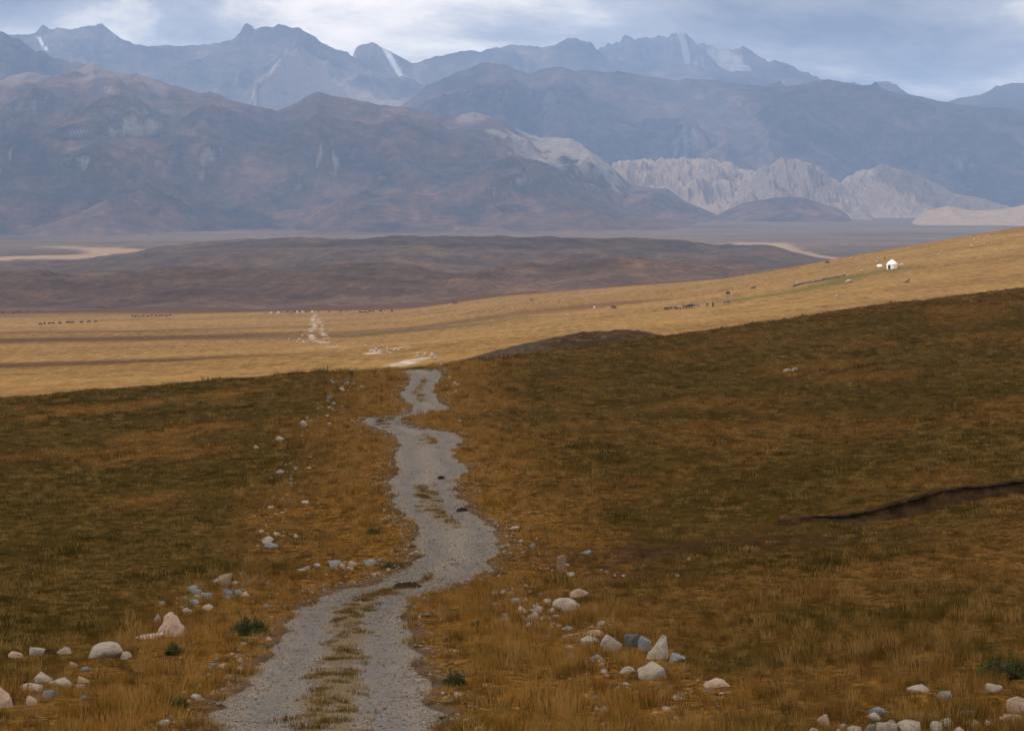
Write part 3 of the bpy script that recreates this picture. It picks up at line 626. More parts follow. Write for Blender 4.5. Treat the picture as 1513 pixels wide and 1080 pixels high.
# ------------------------------------------------------------------ instanced stuff: grass and loose gravel
def instancer(name, P, rot, scl, attrs, protos, idx, label):
    me = bpy.data.meshes.new(name); me.vertices.add(len(P)); me.vertices.foreach_set('co', np.asarray(P, np.float32).ravel())
    for n, a in dict(attrs, ptilt=rot[0], pyaw=rot[1], pscale=scl).items():
        at = me.attributes.new(n, 'FLOAT', 'POINT'); at.data.foreach_set('value', np.asarray(a, np.float32))
    at = me.attributes.new('pidx', 'INT', 'POINT'); at.data.foreach_set('value', np.asarray(idx, np.int32))
    me.update()
    o = link(name, me, kind='stuff', label=label)
    coll = bpy.data.collections.new(name + '_kinds')
    for i, pm in enumerate(protos): coll.objects.link(bpy.data.objects.new('%s_kind_%02d' % (name, i), pm))
    ng = bpy.data.node_groups.new(name, 'GeometryNodeTree')
    ng.interface.new_socket('Geometry', in_out='INPUT', socket_type='NodeSocketGeometry'); ng.interface.new_socket('Geometry', in_out='OUTPUT', socket_type='NodeSocketGeometry')
    N = ng.nodes.new; K = ng.links.new
    gi = N('NodeGroupInput'); go = N('NodeGroupOutput'); m2p = N('GeometryNodeMeshToPoints'); iop = N('GeometryNodeInstanceOnPoints'); ci = N('GeometryNodeCollectionInfo')
    ci.inputs['Collection'].default_value = coll; ci.inputs['Separate Children'].default_value = True; ci.inputs['Reset Children'].default_value = True
    def na(n, t='FLOAT'):
        a = N('GeometryNodeInputNamedAttribute'); a.data_type = t; a.inputs['Name'].default_value = n; return a.outputs['Attribute']
    cb = N('ShaderNodeCombineXYZ'); K(na('ptilt'), cb.inputs[0]); K(na('pyaw'), cb.inputs[2])
    K(gi.outputs[0], m2p.inputs['Mesh']); K(m2p.outputs[0], iop.inputs['Points']); K(ci.outputs[0], iop.inputs['Instance'])
    iop.inputs['Pick Instance'].default_value = True; K(na('pidx', 'INT'), iop.inputs['Instance Index'])
    K(cb.outputs[0], iop.inputs['Rotation']); K(na('pscale'), iop.inputs['Scale'])
    K(iop.outputs[0], go.inputs[0])
    md = o.modifiers.new('scatter', 'NODES'); md.node_group = ng
    return o
def tuft_mesh(name, n, spread, hgt, wid, lean, mat, seed):
    r = np.random.default_rng(seed); V = []; Fc = []
    for i in range(n):
        a = r.uniform(0, 2 * math.pi); q = spread * math.sqrt(r.uniform()); bx, by = q * math.cos(a), q * math.sin(a)
        hh = hgt * r.uniform(0.45, 1.1); w = wid * r.uniform(0.6, 1.2); yaw = r.uniform(0, math.pi); ca, sa = math.cos(yaw) * w, math.sin(yaw) * w
        la = a + r.normal(0, 0.8); ln = hh * lean * r.uniform(0.2, 1.3); lx, ly = math.cos(la) * ln, math.sin(la) * ln
        k = len(V)
        V += [(bx - ca, by - sa, -0.03), (bx + ca, by + sa, -0.03), (bx + lx * .35 + ca * .8, by + ly * .35 + sa * .8, hh * .6), (bx + lx * .35 - ca * .8, by + ly * .35 - sa * .8, hh * .6), (bx + lx, by + ly, hh)]
        Fc += [(k, k + 1, k + 2), (k, k + 2, k + 3), (k + 3, k + 2, k + 4)]
    return mesh_np(name, V, Fc, mat, True)
def scatter_grass():
    tall = [tuft_mesh('tall_tuft', 34, 0.16, 0.26, 0.0045, 0.45, MT['blade'], i) for i in range(3)]
    short = [tuft_mesh('short_tuft', 40, 0.20, 0.10, 0.0050, 0.7, MT['blade'], 10 + i) for i in range(3)]
    Ps = []
    for r0, r1, dens in ((15, 30, 30), (30, 60, 18), (60, 110, 6.5), (110, 180, 2.8), (180, 262, 1.2)):
        half = 0.30; n = int(half * (r1 * r1 - r0 * r0) * dens)
        r = np.sqrt(rng.uniform(r0 * r0, r1 * r1, n)); a = rng.uniform(-half, half, n); Ps.append(np.stack([r * np.sin(a), r * np.cos(a)], 1))
    P = np.vstack(Ps); x, y = P.T
    gold, green, verge, sd, side = zone_attrs(x, y); D = np.hypot(x, y)
    keep = sd > -0.30 + 0.42 * rng.uniform(0, 1, len(x)) ** 0.7 + 0.25 * noise(x / 0.9, y / 1.2, 96)
    d, s = poly_dist(x, y, SCARP, False); fd = sstep(SCARP[0][0] - 0.5, SCARP[0][0] + 3.0, x)
    keep &= ~((fd > 0.4) & (D < 130) & (d < np.where(s > 0, 0.05, 0.55)))
    hol = np.exp(-(((x - HOLLOW[0]) / 2.4) ** 2 + ((y - HOLLOW[1]) / 1.6) ** 2)); keep &= rng.uniform(0, 1, len(x)) > hol * 0.8
    tl_ = np.exp(-(((x - SCARP[0][0] + 1.5) / 6.0) ** 2 + ((y - SCARP[0][1] + 3.0 - 0.25 * (x - SCARP[0][0])) / 2.0) ** 2)); keep &= rng.uniform(0, 1, len(x)) > 0.7 * tl_
    m, rr = mound(x, y); keep &= (rr > 1.0 + 0.1 * noise(x / 2, y / 2, 62))
    keep &= rng.uniform(0, 1, len(x)) < 0.50 + 1.3 * (fbm(x / 0.9, y / 1.3, 3, 90) + 0.15)
    for (sx, sy, sw) in PLACED: keep &= ~((np.abs(x - sx) < 0.55 * sw + 0.05) & (y > sy - 0.9 * sw - 0.25) & (y < sy + 0.5 * sw))
    x, y, gold, green, verge, sd, D, side = (q[keep] for q in (x, y, gold, green, verge, sd, D, side))
    z = h(x, y)
    foot = (side > 0) * (1 - sstep(34, 58, D)) * (1 - verge)
    tl = np.clip(verge * sstep(0.1, 1.2, sd) * 0.8 + foot * 0.9, 0, 1)
    istall = rng.uniform(0, 1, len(x)) < tl
    sc_ = rng.uniform(0.65, 1.2, len(x)) * np.where(istall, 0.9, 1.0) * (1 + np.clip((D - 60) / 160, 0, 0.8)) * (0.75 + 0.6 * sstep(-0.2, 0.4, fbm(x / 3, y / 4, 2, 91)))
    tus = (rng.uniform(0, 1, len(x)) < 0.035 * sstep(-0.1, 0.4, fbm(x / 8, y / 8, 2, 97)) * 2) & (verge < 0.6) & (D > 42); sc_ = np.where(tus, sc_ * 1.7, sc_); green = np.where(tus, 1.0, green); gold = np.where(tus, 0.0, gold)
    idx = np.where(istall, rng.integers(3, 6, len(x)), rng.integers(0, 3, len(x)))
    # names sort: short tufts first (kind_00..02), then tall
    instancer('grass', np.stack([x, y, z], 1), (rng.normal(0, 0.12, len(x)), rng.uniform(0, 6.28, len(x))), sc_, dict(gold=gold, green=green, rnd=np.where(tus, 0.1, np.clip(0.5 + 1.25 * (rng.uniform(0, 1, len(x)) - 0.5) + 0.7 * fbm(x / 0.7, y / 1.0, 2, 98), 0, 1))), short + tall, idx, 'dry golden and olive grass over the near slopes')
    # grass on the road's middle strip
    k = rng.uniform(0, len(RX) - 1, 16000); v = rng.uniform(0.3, 0.7, 16000); X, Y, Z, S = on_road(k, v)
    nn = noise(X / 0.5, Y / 0.8, 92); q = (rng.uniform(0, 1, 16000) < S * 0.62 * sstep(-0.15, 0.35, nn)) & (np.hypot(X, Y) > 14); X, Y, Z = X[q], Y[q], Z[q]
    instancer('verge_grass', np.stack([X, Y, Z], 1), (rng.normal(0, 0.1, len(X)), rng.uniform(0, 6.28, len(X))), rng.uniform(0.35, 0.9, len(X)), dict(gold=rng.uniform(0.1, 0.6, len(X)), green=rng.uniform(0.25, 0.85, len(X)), rnd=rng.uniform(0, 1, len(X))), short, rng.integers(0, 3, len(X)), 'thin grass growing along the middle of the road')

# ------------------------------------------------------------------ stones
def stone_mesh(name, mat, seed, shape=(1, 1, 0.75), sub=2, angular=0.5, n=13):
    """unit stone, about 1 wide, its base sunk below z = 0"""
    r = random.Random(seed); bm = bmesh.new()
    for i in range(n):
        v = Vector((r.gauss(0, 1), r.gauss(0, 1), r.gauss(0, 1))).normalized() * r.uniform(0.8, 1.05); bm.verts.new((v.x * 0.5 * shape[0], v.y * 0.5 * shape[1], v.z * 0.5 * shape[2]))
    bmesh.ops.convex_hull(bm, input=bm.verts[:])
    bmesh.ops.delete(bm, geom=[v for v in bm.verts if not v.link_faces], context='VERTS')
    bmesh.ops.triangulate(bm, faces=bm.faces[:])
    for q in range(sub):
        bmesh.ops.subdivide_edges(bm, edges=bm.edges[:], cuts=1, use_grid_fill=True)
        if q < sub: bmesh.ops.smooth_vert(bm, verts=bm.verts[:], factor=1 - angular, use_axis_x=True, use_axis_y=True, use_axis_z=True)
    bmesh.ops.triangulate(bm, faces=bm.faces[:])
    co = np.array([v.co[:] for v in bm.verts])
    nn = fbm(co[:, 0] * 3 + seed, co[:, 1] * 3 + co[:, 2] * 2.3, 3, seed % 50); nl = np.linalg.norm(co, axis=1) + 1e-6
    co = co * (1 + 0.16 * nn)[:, None]
    lo, hi = co.min(0), co.max(0); co = (co - (lo + hi) / 2) / max(hi[0] - lo[0], 1e-6); co[:, 2] += (co[:, 2].max() - co[:, 2].min()) * 0.5 * 0.55
    for v, c in zip(bm.verts, co): v.co = c
    for f in bm.faces: f.smooth = True
    me = bpy.data.meshes.new(name); bm.to_mesh(me); bm.free(); me.materials.append(MT[mat]); return me
STONE_LIB = {k: [stone_mesh('stone', k, 100 * i + j, (1, 0.9, [0.75, 0.55, 0.95, 0.4][j]), 1, 0.8) for j in range(4)] for i, k in enumerate(('pale_stone', 'pink_stone', 'blue_stone', 'dark_stone', 'brown_stone'))}
# loose road gravel and pebbles on the verge
def scatter_gravel():
    peb = [stone_mesh('pebble', k, 900 + i, (1, 0.9, 0.6), 0, 0.9, 8) for i, k in enumerate(('road_stone', 'pale_stone', 'road_stone', 'blue_stone', 'road_stone', 'pink_stone'))]
    n = 60000; k = (len(RX) - 1) * rng.uniform(0, 1, n) ** 1.5; v = rng.uniform(0, 1, n); X, Y, Z, S = on_road(k, v)
    D = np.hypot(X, Y); q = (D > 14) & (rng.uniform(0, 1, n) < (0.3 + 0.7 * np.clip(np.abs(v - 0.5) * 2, 0, 1) ** 2) * (1 - 0.9 * sstep(40, 125, D))); X, Y, Z, D = X[q], Y[q], Z[q], D[q]
    s = np.clip(rng.lognormal(-4.0, 0.42, len(X)), 0.010, 0.075) * (1 + D / 130)
    # verge pebbles
    m = 8000; k2 = (len(RX) - 1) * rng.uniform(0, 1, m) ** 1.3; off = np.abs(rng.normal(0, 1.0, m)) * 0.45; sgn = rng.integers(0, 2, m); X2, Y2, Z2, _ = on_road(k2, sgn * 1.0); X2 = X2 + np.where(sgn == 0, -off, off); Z2 = h(X2, Y2)
    D2 = np.hypot(X2, Y2); q = (D2 > 14) & (noise(X2 / 2.5, Y2 / 2.5, 95) + 0.2 * rng.normal(size=m) > -0.05); X2, Y2, Z2, D2 = X2[q], Y2[q], Z2[q], D2[q]; s2 = np.clip(rng.lognormal(-3.5, 0.6, len(X2)), 0.015, 0.14) * (1 + D2 / 220)
    P = np.vstack([np.stack([X, Y, Z], 1), np.stack([X2, Y2, Z2], 1)]); S_ = np.concatenate([s, s2])
    instancer('gravel', P, (rng.normal(0, 0.3, len(P)), rng.uniform(0, 6.28, len(P))), S_, dict(), peb, rng.integers(0, 6, len(P)), 'loose grey gravel on the road and its edges')
scatter_gravel()

PLACED = []
def stone(X, Y, w, ht, mat, label, group=None, cat='stone', name='stone', mesh=None, dmin=15, dmax=1500, yaw=None, asp=None):
    """photo column, row of the foot, width and height in photo pixels"""
    x, y = gp(X, Y, dmin, dmax); D = y; W = w * D / F; Hh = ht * D / F
    if D < 150: PLACED.append((x, y + W * 0.3, W))
    me = mesh or random.choice(STONE_LIB[mat]); zs = [v.co.z for v in me.vertices]; top = max(zs)
    o = link(name, me, label=label, category=cat)
    if group: o['group'] = group
    o.location = (x, y + W * 0.3, float(h(np.array([x]), np.array([y + W * 0.3]))[0]) - 0.012 - 0.12 * Hh)
    sy = W * random.uniform(0.7, 1.1)
    o.scale = (W, sy, max(1.12 * Hh / top, 0.02)); o.rotation_euler = (0, 0, yaw if yaw is not None else random.choice((0, math.pi)) + random.uniform(-0.35, 0.35))
    return o
def boulder(X, Y, w, ht, mat, label, seed, shape=(1, 0.9, 0.9), angular=0.86, n=14):
    return stone(X, Y, w, ht, mat, label, None, 'boulder', 'boulder', stone_mesh('boulder', mat, seed, shape, 3, angular, n), yaw=0)
def peak_boulder(name, mat, prof, depth, seed):
    """upright angular boulder: outline (x, z) in unit width, given real thickness by shrinking towards the back and front"""
    bm = bmesh.new(); rings = []
    cxm = sum(p[0] for p in prof) / len(prof)
    for k, (yy, s) in enumerate(((-0.5, 0.55), (-0.28, 0.88), (0.0, 1.0), (0.3, 0.86), (0.5, 0.5))):
        rings.append([bm.verts.new((cxm + (p[0] - cxm) * s, yy * depth, (p[1] + 0.25) * (s if p[1] > 0 else 1) - 0.25)) for p in prof])
    n = len(prof)
    for a, b in zip(rings, rings[1:]):
        for i in range(n): bm.faces.new((a[i], a[(i + 1) % n], b[(i + 1) % n], b[i]))
    bm.faces.new(rings[0][::-1]); bm.faces.new(rings[-1])
    bmesh.ops.triangulate(bm, faces=bm.faces[:])
    for q in range(2):
        bmesh.ops.subdivide_edges(bm, edges=bm.edges[:], cuts=1, use_grid_fill=True); bmesh.ops.smooth_vert(bm, verts=bm.verts[:], factor=0.18, use_axis_x=True, use_axis_y=True, use_axis_z=True)
    bmesh.ops.triangulate(bm, faces=bm.faces[:]); bmesh.ops.recalc_face_normals(bm, faces=bm.faces[:])
    co = np.array([v.co[:] for v in bm.verts]); nn = fbm(co[:, 0] * 4 + seed, co[:, 1] * 4 + co[:, 2] * 4, 4, seed)
    for v, q in zip(bm.verts, nn): v.co += v.normal * 0.11 * q if v.normal.length > 0 else Vector()
    me = bpy.data.meshes.new(name); bm.to_mesh(me); bm.free()
    for p in me.polygons: p.use_smooth = True
    me.materials.append(MT[mat]); return me
stone(248, 940, 46, 36, 'pink_stone', 'large pinkish triangular boulder left of the road, tallest on that verge', None, 'boulder', 'boulder', peak_boulder('boulder', 'pink_stone', [(-0.5, -0.2), (-0.42, 0.12), (-0.18, 0.62), (-0.02, 0.80), (0.12, 0.78), (0.32, 0.50), (0.5, 0.36), (0.42, -0.2)], 0.8, 5), yaw=0)
stone(972, 974, 38, 36, 'pink_stone', 'pointed pale boulder with a steep right side, tallest of the roadside rocks', None, 'boulder', 'boulder', peak_boulder('boulder', 'pale_stone', [(-0.5, -0.2), (-0.45, 0.25), (-0.1, 0.6), (0.22, 0.98), (0.36, 0.95), (0.42, 0.4), (0.45, -0.2)], 0.75, 8), yaw=0)
boulder(904, 962, 34, 26, 'pale_stone', 'blocky pale boulder beside a black stone near the pointed boulder', 301, (1, 0.9, 0.9))
boulder(934, 958, 24, 22, 'dark_stone', 'black rounded stone wedged against the blocky pale boulder', 302, (1, .8, 1))
boulder(953, 962, 20, 22, 'blue_stone', 'slate blue rounded stone against the pointed boulder', 303, (1, .8, 1))
boulder(1001, 978, 26, 14, 'blue_stone', 'low dark blue stone at the right foot of the pointed boulder', 304, (1, .8, .6))
boulder(842, 975, 21, 12, 'blue_stone', 'lone blue grey rounded stone in the grass beside the road', 305, (1, .8, .7))
boulder(884, 978, 26, 12, 'blue_stone', 'low blue grey stone with a pale crown', 306, (1, .8, .6))
boulder(964, 1004, 44, 26, 'pale_stone', 'broad white boulder lying in front of the pointed boulder', 307, (1, .8, .65))
boulder(926, 995, 28, 12, 'pale_stone', 'flat white stone beside the broad white boulder', 308, (1, .8, .5))
boulder(838, 902, 44, 18, 'pale_stone', 'long white loaf shaped stone beside the road', 309, (1.0, .6, .45), 0.4)
boulder(856, 882, 28, 14, 'pink_stone', 'squat pinkish brown stone behind the long white stone', 310, (1, .8, .6))
boulder(1061, 1015, 42, 14, 'pink_stone', 'half buried pale rounded stone alone in tall grass', 311, (1, .7, .4), 0.35)
boulder(868, 952, 20, 13, 'pale_stone', 'small grey white stone left of the blocky pale boulder', 312)
boulder(153, 972, 52, 24, 'pale_stone', 'broad low pale boulder in the left grass', 313, (1, .8, .55), 0.45)
boulder(186, 974, 17, 12, 'pale_stone', 'small white stone beside the broad low boulder', 314)
boulder(232, 922, 11, 15, 'pale_stone', 'small upright white stone behind the triangular boulder', 315, (0.7, .6, 1.2))
boulder(276, 908, 14, 11, 'pale_stone', 'small square grey white stone beyond the triangular boulder', 316, (1, .8, .9), 0.8, 9)
boulder(218, 944, 46, 9, 'pale_stone', 'thin pale slab at the foot of the triangular boulder', 317, (1, .5, .25))
boulder(331, 866, 22, 19, 'brown_stone', 'brown block of stone among blue rubble left of the road', 318, (1, .9, .9), 0.85, 9)
boulder(1505, 1052, 30, 26, 'pink_stone', 'pinkish boulder at the right among bottom grass', 319)
boulder(2, 1046, 34, 34, 'pink_stone', 'pink boulder half out of the grass at the far left', 320, (1, .8, 1))
boulder(1360, 1022, 36, 11, 'pale_stone', 'grey sloping slab in the right hand grass', 321, (1, .6, .4), 0.8)
boulder(1397, 1034, 22, 14, 'blue_stone', 'blue grey wedge stone beside the sloping slab', 322, (1, .7, .8), 0.8)
boulder(1218, 1072, 20, 19, 'pink_stone', 'upright pinkish stone alone in right hand grass', 323, (.8, .7, 1.1))
boulder(1300, 1058, 30, 15, 'blue_stone', 'slanting slate stone in the bottom grass', 324, (1, .6, .5), 0.8)
boulder(1470, 1022, 26, 14, 'pale_stone', 'pale slanting stone beneath the dark bush', 325, (1, .6, .6), 0.7)
KINDS = ['pale_stone'] * 5 + ['pink_stone'] * 3 + ['blue_stone'] * 4
WORD = dict(pale_stone='pale', pink_stone='pinkish', blue_stone='blue grey')
SMALL = {}
def size_word(w): return 'large ' if w >= 16 else ('' if w >= 9 else 'small ')
def heap(pts, spread, count, size, label, group, kinds=KINDS, dmin=15, dmax=1500, fixed=(), small=5.5):
    """label: text after the colour word; pieces under `small` photo pixels are too small to pick apart and are joined"""
    for (X, Y, w, ht, k) in fixed: stone(X, Y, w, ht, k, size_word(w) + WORD[k] + ' ' + label, group, dmin=dmin, dmax=dmax)
    for i in range(count):
        t = random.uniform(0, len(pts) - 1.001); a = int(t); f = t - a
        X = pts[a][0] * (1 - f) + pts[a + 1][0] * f + random.gauss(0, spread[0]); Y = pts[a][1] * (1 - f) + pts[a + 1][1] * f + random.gauss(0, spread[1])
        w = size[0] * (size[1] / size[0]) ** (random.random() ** 1.8); k = random.choice(kinds)
        if w < small: SMALL.setdefault(k, []).append((X, Y, w, w * random.uniform(0.35, 0.65), dmin, dmax))
        else: stone(X, Y, w, w * random.uniform(0.35, 0.65), k, size_word(w) + WORD[k] + ' ' + label, group, dmin=dmin, dmax=dmax)
def join_small():
    for k, L_ in SMALL.items():
        V = []; Q = []; n = 0
        for (X, Y, w, ht, d0, d1) in L_:
            x, y = gp(X, Y, d0, d1); z = float(h(np.array([x]), np.array([y]))[0]); me = random.choice(STONE_LIB[k])
            co = np.zeros(len(me.vertices) * 3); me.vertices.foreach_get('co', co); co = co.reshape(-1, 3); a = random.uniform(0, 6.28); W = w * y / F
            c = np.stack([(co[:, 0] * math.cos(a) - co[:, 1] * math.sin(a)) * W + x, (co[:, 0] * math.sin(a) + co[:, 1] * math.cos(a)) * W + y, co[:, 2] * (ht * y / F) / co[:, 2].max() + z], 1)
            V.append(c); Q.append(np.array([p.vertices[:] for p in me.polygons]) + n); n += len(co)
        link('rubble', mesh_np('rubble', np.vstack(V), np.vstack(Q), MT[k], True), kind='stuff', label='small loose ' + WORD[k] + ' stones too small to pick apart')
P_, K_, B_ = 'pale_stone', 'pink_stone', 'blue_stone'
heap([(40, 1020), (130, 1000)], (40, 14), 8, (6, 14), 'stone scattered in the bottom left grass', 'stones in the bottom left grass',
     fixed=[(22,972,22,11,K_),(54,968,25,13,P_),(93,966,22,12,P_),(60,1008,32,15,P_),(44,1022,36,15,P_),(90,1016,30,14,P_),(72,1030,24,12,B_),(122,1009,18,11,K_),(46,1042,16,16,K_),(108,984,13,8,K_),(125,992,20,7,B_),(117,1017,14,7,P_)])
heap([(240, 1066), (330, 985)], (45, 18), 14, (5, 12), 'stone in golden grass between triangular boulder and road', 'stones in the left verge grass',
     fixed=[(240,1072,22,11,P_),(288,1032,16,9,P_),(314,987,14,8,B_),(330,987,9,5,P_),(298,1002,10,4,P_)])
heap([(265, 890), (300, 878), (345, 868), (375, 850)], (20, 7), 48, (4, 15), 'rubble stone around the brown block', 'rubble by the brown block', [B_, B_, B_, P_, P_, K_],
     fixed=[(285,874,20,9,B_),(302,884,22,9,B_),(288,892,16,7,B_),(306,901,18,9,P_),(335,877,14,8,B_),(352,879,16,9,B_),(320,860,11,6,P_)])
heap([(390, 805), (430, 790), (400, 775)], (18, 8), 16, (4, 12), 'stone in the small pile where the left field meets golden grass', 'stones at the edge of the left field', fixed=[(395,801,18,9,P_),(399,810,22,9,B_)])
heap([(430, 845), (500, 836), (560, 832)], (18, 6), 22, (4, 12), 'stone in the row running out to the road bend', 'stone row at the road bend', fixed=[(495,838,20,10,B_),(521,836,13,8,K_),(547,835,22,8,B_),(506,838,9,6,K_),(468,838,12,6,P_),(453,841,11,5,P_)])
heap([(410, 770), (425, 720), (430, 690), (440, 650), (470, 610), (500, 580), (520, 560)], (14, 9), 62, (3, 9), 'stone in the line along the left field edge towards the post', 'stone line along the left field edge', fixed=[(378,663,9,6,P_),(413,652,14,8,P_),(448,630,12,9,P_),(413,699,14,6,P_),(437,694,7,5,P_),(487,590,9,5,B_),(505,578,9,5,P_),(512,569,9,6,P_),(490,565,5,4,P_),(450,745,12,5,P_)])
heap([(755, 860), (770, 905), (800, 915), (860, 935), (890, 945)], (22, 10), 80, (4, 15), 'stone in the spill beside the road bend', 'stone spill beside the road', [P_, P_, P_, K_, B_], small=6.5, fixed=[(787,916,20,11,P_),(770,905,18,10,P_),(795,905,18,10,P_),(762,893,18,9,B_),(815,905,15,8,P_),(878,950,16,9,P_),(880,940,30,9,K_)])
heap([(900, 1000), (960, 1020), (1000, 1040), (930, 1060)], (55, 16), 60, (4, 13), 'stone in grass below the broad white boulder', 'stones below the white boulder', small=6.5, fixed=[(893,1050,14,9,P_),(890,1072,14,7,P_),(1001,1033,18,7,P_),(985,1049,16,7,P_),(868,997,10,6,P_),(892,995,10,7,P_)])
heap([(770, 790), (800, 830), (850, 850), (900, 850)], (18, 8), 26, (3, 10), 'stone around the stump by the hollow', 'stones around the stump', [P_, P_, B_, B_, K_], fixed=[(866,818,16,5,B_),(843,852,12,6,P_),(1018,827,6,4,P_),(1001,852,7,5,P_),(760,783,16,6,K_)])
heap([(1180, 1075), (1300, 1075), (1420, 1070), (1500, 1060)], (50, 10), 18, (12, 26), 'cobble in the row along the bottom right grass', 'cobbles in the bottom right grass', fixed=[(1345,1086,36,20,P_),(1312,1085,32,20,P_),(1264,1085,22,12,P_),(1430,1058,28,10,B_),(1420,1090,24,16,P_),(1385,1084,18,18,P_)])
heap([(655, 545), (668, 570), (690, 640)], (6, 8), 9, (3, 7), 'stone along the right edge of the upper road', 'stones at the right road edge', [P_], fixed=[(652,541,9,4,P_),(664,560,5,4,P_),(672,569,8,5,P_)])
heap([(1155, 550), (1190, 547)], (8, 1.5), 5, (5, 14), 'stone in the short bare row on the brown hillside', 'stones on the brown hillside', [P_, B_])
heap([(552, 520), (570, 514), (600, 522), (630, 526), (648, 530)], (10, 3), 30, (2.5, 6), 'sunlit stone beside the track beyond the crest', 'stones beside the sunlit track', [P_, P_, K_], 255, 700, small=9, fixed=[(556,519,6,6,P_),(548,521,6,4,P_),(639,529,9,8,P_),(643,532,7,5,P_)])
heap([(450, 505), (470, 510), (440, 498), (480, 516)], (13, 4), 24, (2, 5), 'stone beside the far track on the plain', 'stones beside the far track', [P_, P_, K_], 300, 1400, small=9, fixed=[(428,503,5,4,B_)])
heap([(1200, 400), (1330, 385), (1420, 370), (1500, 352)], (30, 9), 26, (2.2, 5), 'stone on the sunlit slope around the tent', 'stones on the sunlit slope', [P_, K_], 500, 1075, small=4, fixed=[(1388,378,6,4,P_),(1255,418,12,5,K_),(1178,420,5,3,P_),(1237,439,7,4,P_)])

join_small()
scatter_grass()
# ------------------------------------------------------------------ shrubs, clods, stump, marker
def shrub(X, Y, w, ht, label, seed, mat='shrub', n=420):
    x, y = gp(X, Y, 15, 200); W = w * y / F; Hh = ht * y / F; r = np.random.default_rng(seed); V = []; Fc = []
    for i in range(n):
        a = r.uniform(0, 6.283); q = 0.30 * W * math.sqrt(r.uniform()); bx, by = q * math.cos(a), q * math.sin(a)
        hh = Hh * r.uniform(0.35, 1.05) * (1.0 - 0.55 * (q / (0.30 * W)) ** 2) * (0.75 + 0.4 * math.sin(a * 3 + seed)); la = a + r.normal(0, 0.5); ln = 0.36 * W * r.uniform(0.1, 1.0) * (1.2 - 0.6 * hh / Hh); wd = 0.005 * r.uniform(0.6, 1.6); yw = r.uniform(0, 3.14)
        p0 = Vector((bx, by, -0.03)); p2 = Vector((bx + math.cos(la) * ln, by + math.sin(la) * ln, hh)); p1 = p0.lerp(p2, 0.5) + Vector((0, 0, 0.18 * hh)); s = Vector((math.cos(yw), math.sin(yw), 0.2)) * wd
        k = len(V); V += [p0 - s, p0 + s, p1 + s * 1.3, p1 - s * 1.3, p2]; Fc += [(k, k + 1, k + 2), (k, k + 2, k + 3), (k + 3, k + 2, k + 4)]
        for q in range(2):
            t = r.uniform(0.45, 1.0); c = p1.lerp(p2, t); d = Vector((r.normal(), r.normal(), r.normal() + 0.6)).normalized() * 0.055 * W / 0.6; e = d.cross(Vector((r.normal(), r.normal(), r.normal()))).normalized() * 0.012
            k = len(V); V += [c - e, c + e, c + d]; Fc.append((k, k + 1, k + 2))
    me = mesh_np('shrub', [tuple(v) for v in V], Fc, MT[mat], True)
    o = link('shrub', me, label=label, category='shrub'); o.location = (x, y, float(h(np.array([x]), np.array([y]))[0])); return o
shrub(368, 938, 52, 28, 'large dark green bushy shrub in golden grass left of the road', 1, n=700)
shrub(256, 968, 24, 20, 'small dark green shrub beyond the broad low boulder', 2)
shrub(266, 1047, 26, 18, 'low olive shrub near the left road edge', 3)
shrub(672, 1012, 32, 22, 'dark shrub at the right edge of the road', 4)
shrub(703, 925, 16, 9, 'tiny green shrub in the right verge', 5, n=200)
shrub(556, 788, 26, 10, 'low dark shrub left of the road bend', 6, n=260)
shrub(1485, 1000, 70, 30, 'wide dark bush in the right hand grass', 7, n=700)
shrub(580, 838, 34, 9, 'low dark shrub at the end of the stone row', 8, n=260)
shrub(512, 628 + 4, 12, 6, 'tiny dark shrub in golden grass by the sharp bend', 9, n=150)
shrub(748, 640, 20, 10, 'dark tuft shrub right of the upper road', 10, n=200)
def clods(X, Y, w, ht, label, seed):
    x, y = gp(X, Y, 15, 200); r = random.Random(seed); V = []; Q = []
    W = w * y / F; Hh = ht * y / F; bm = bmesh.new()
    nx, ny = 26, 12
    g = [[bm.verts.new((W * (i / (nx - 1) - .5), 0.55 * W * (j / (ny - 1) - .5), -0.04 + (Hh + 0.04) * max(0, 1 - ((i / (nx - 1) - .5) * 2) ** 2) ** .7 * max(0, 1 - ((j / (ny - 1) - .5) * 2) ** 2) ** .7 * (0.35 + 0.65 * r.random()))) for i in range(nx)] for j in range(ny)]
    for j in range(ny - 1):
        for i in range(nx - 1): bm.faces.new((g[j][i], g[j][i + 1], g[j + 1][i + 1], g[j + 1][i]))
    me = bpy.data.meshes.new('mud_heap'); bm.to_mesh(me); bm.free(); me.materials.append(MT['mud'])
    o = link('mud_heap', me, label=label, category='mud'); o.location = (x, y, float(h(np.array([x]), np.array([y]), False)[0]) - 0.03)
clods(602, 864, 44, 8, 'black heap of mud on the middle of the road', 1)
clods(683, 752, 18, 5, 'small dark mud clod at the right road edge past the bend', 2)
clods(652, 704, 12, 3, 'thin dark clod on the pale road', 3)
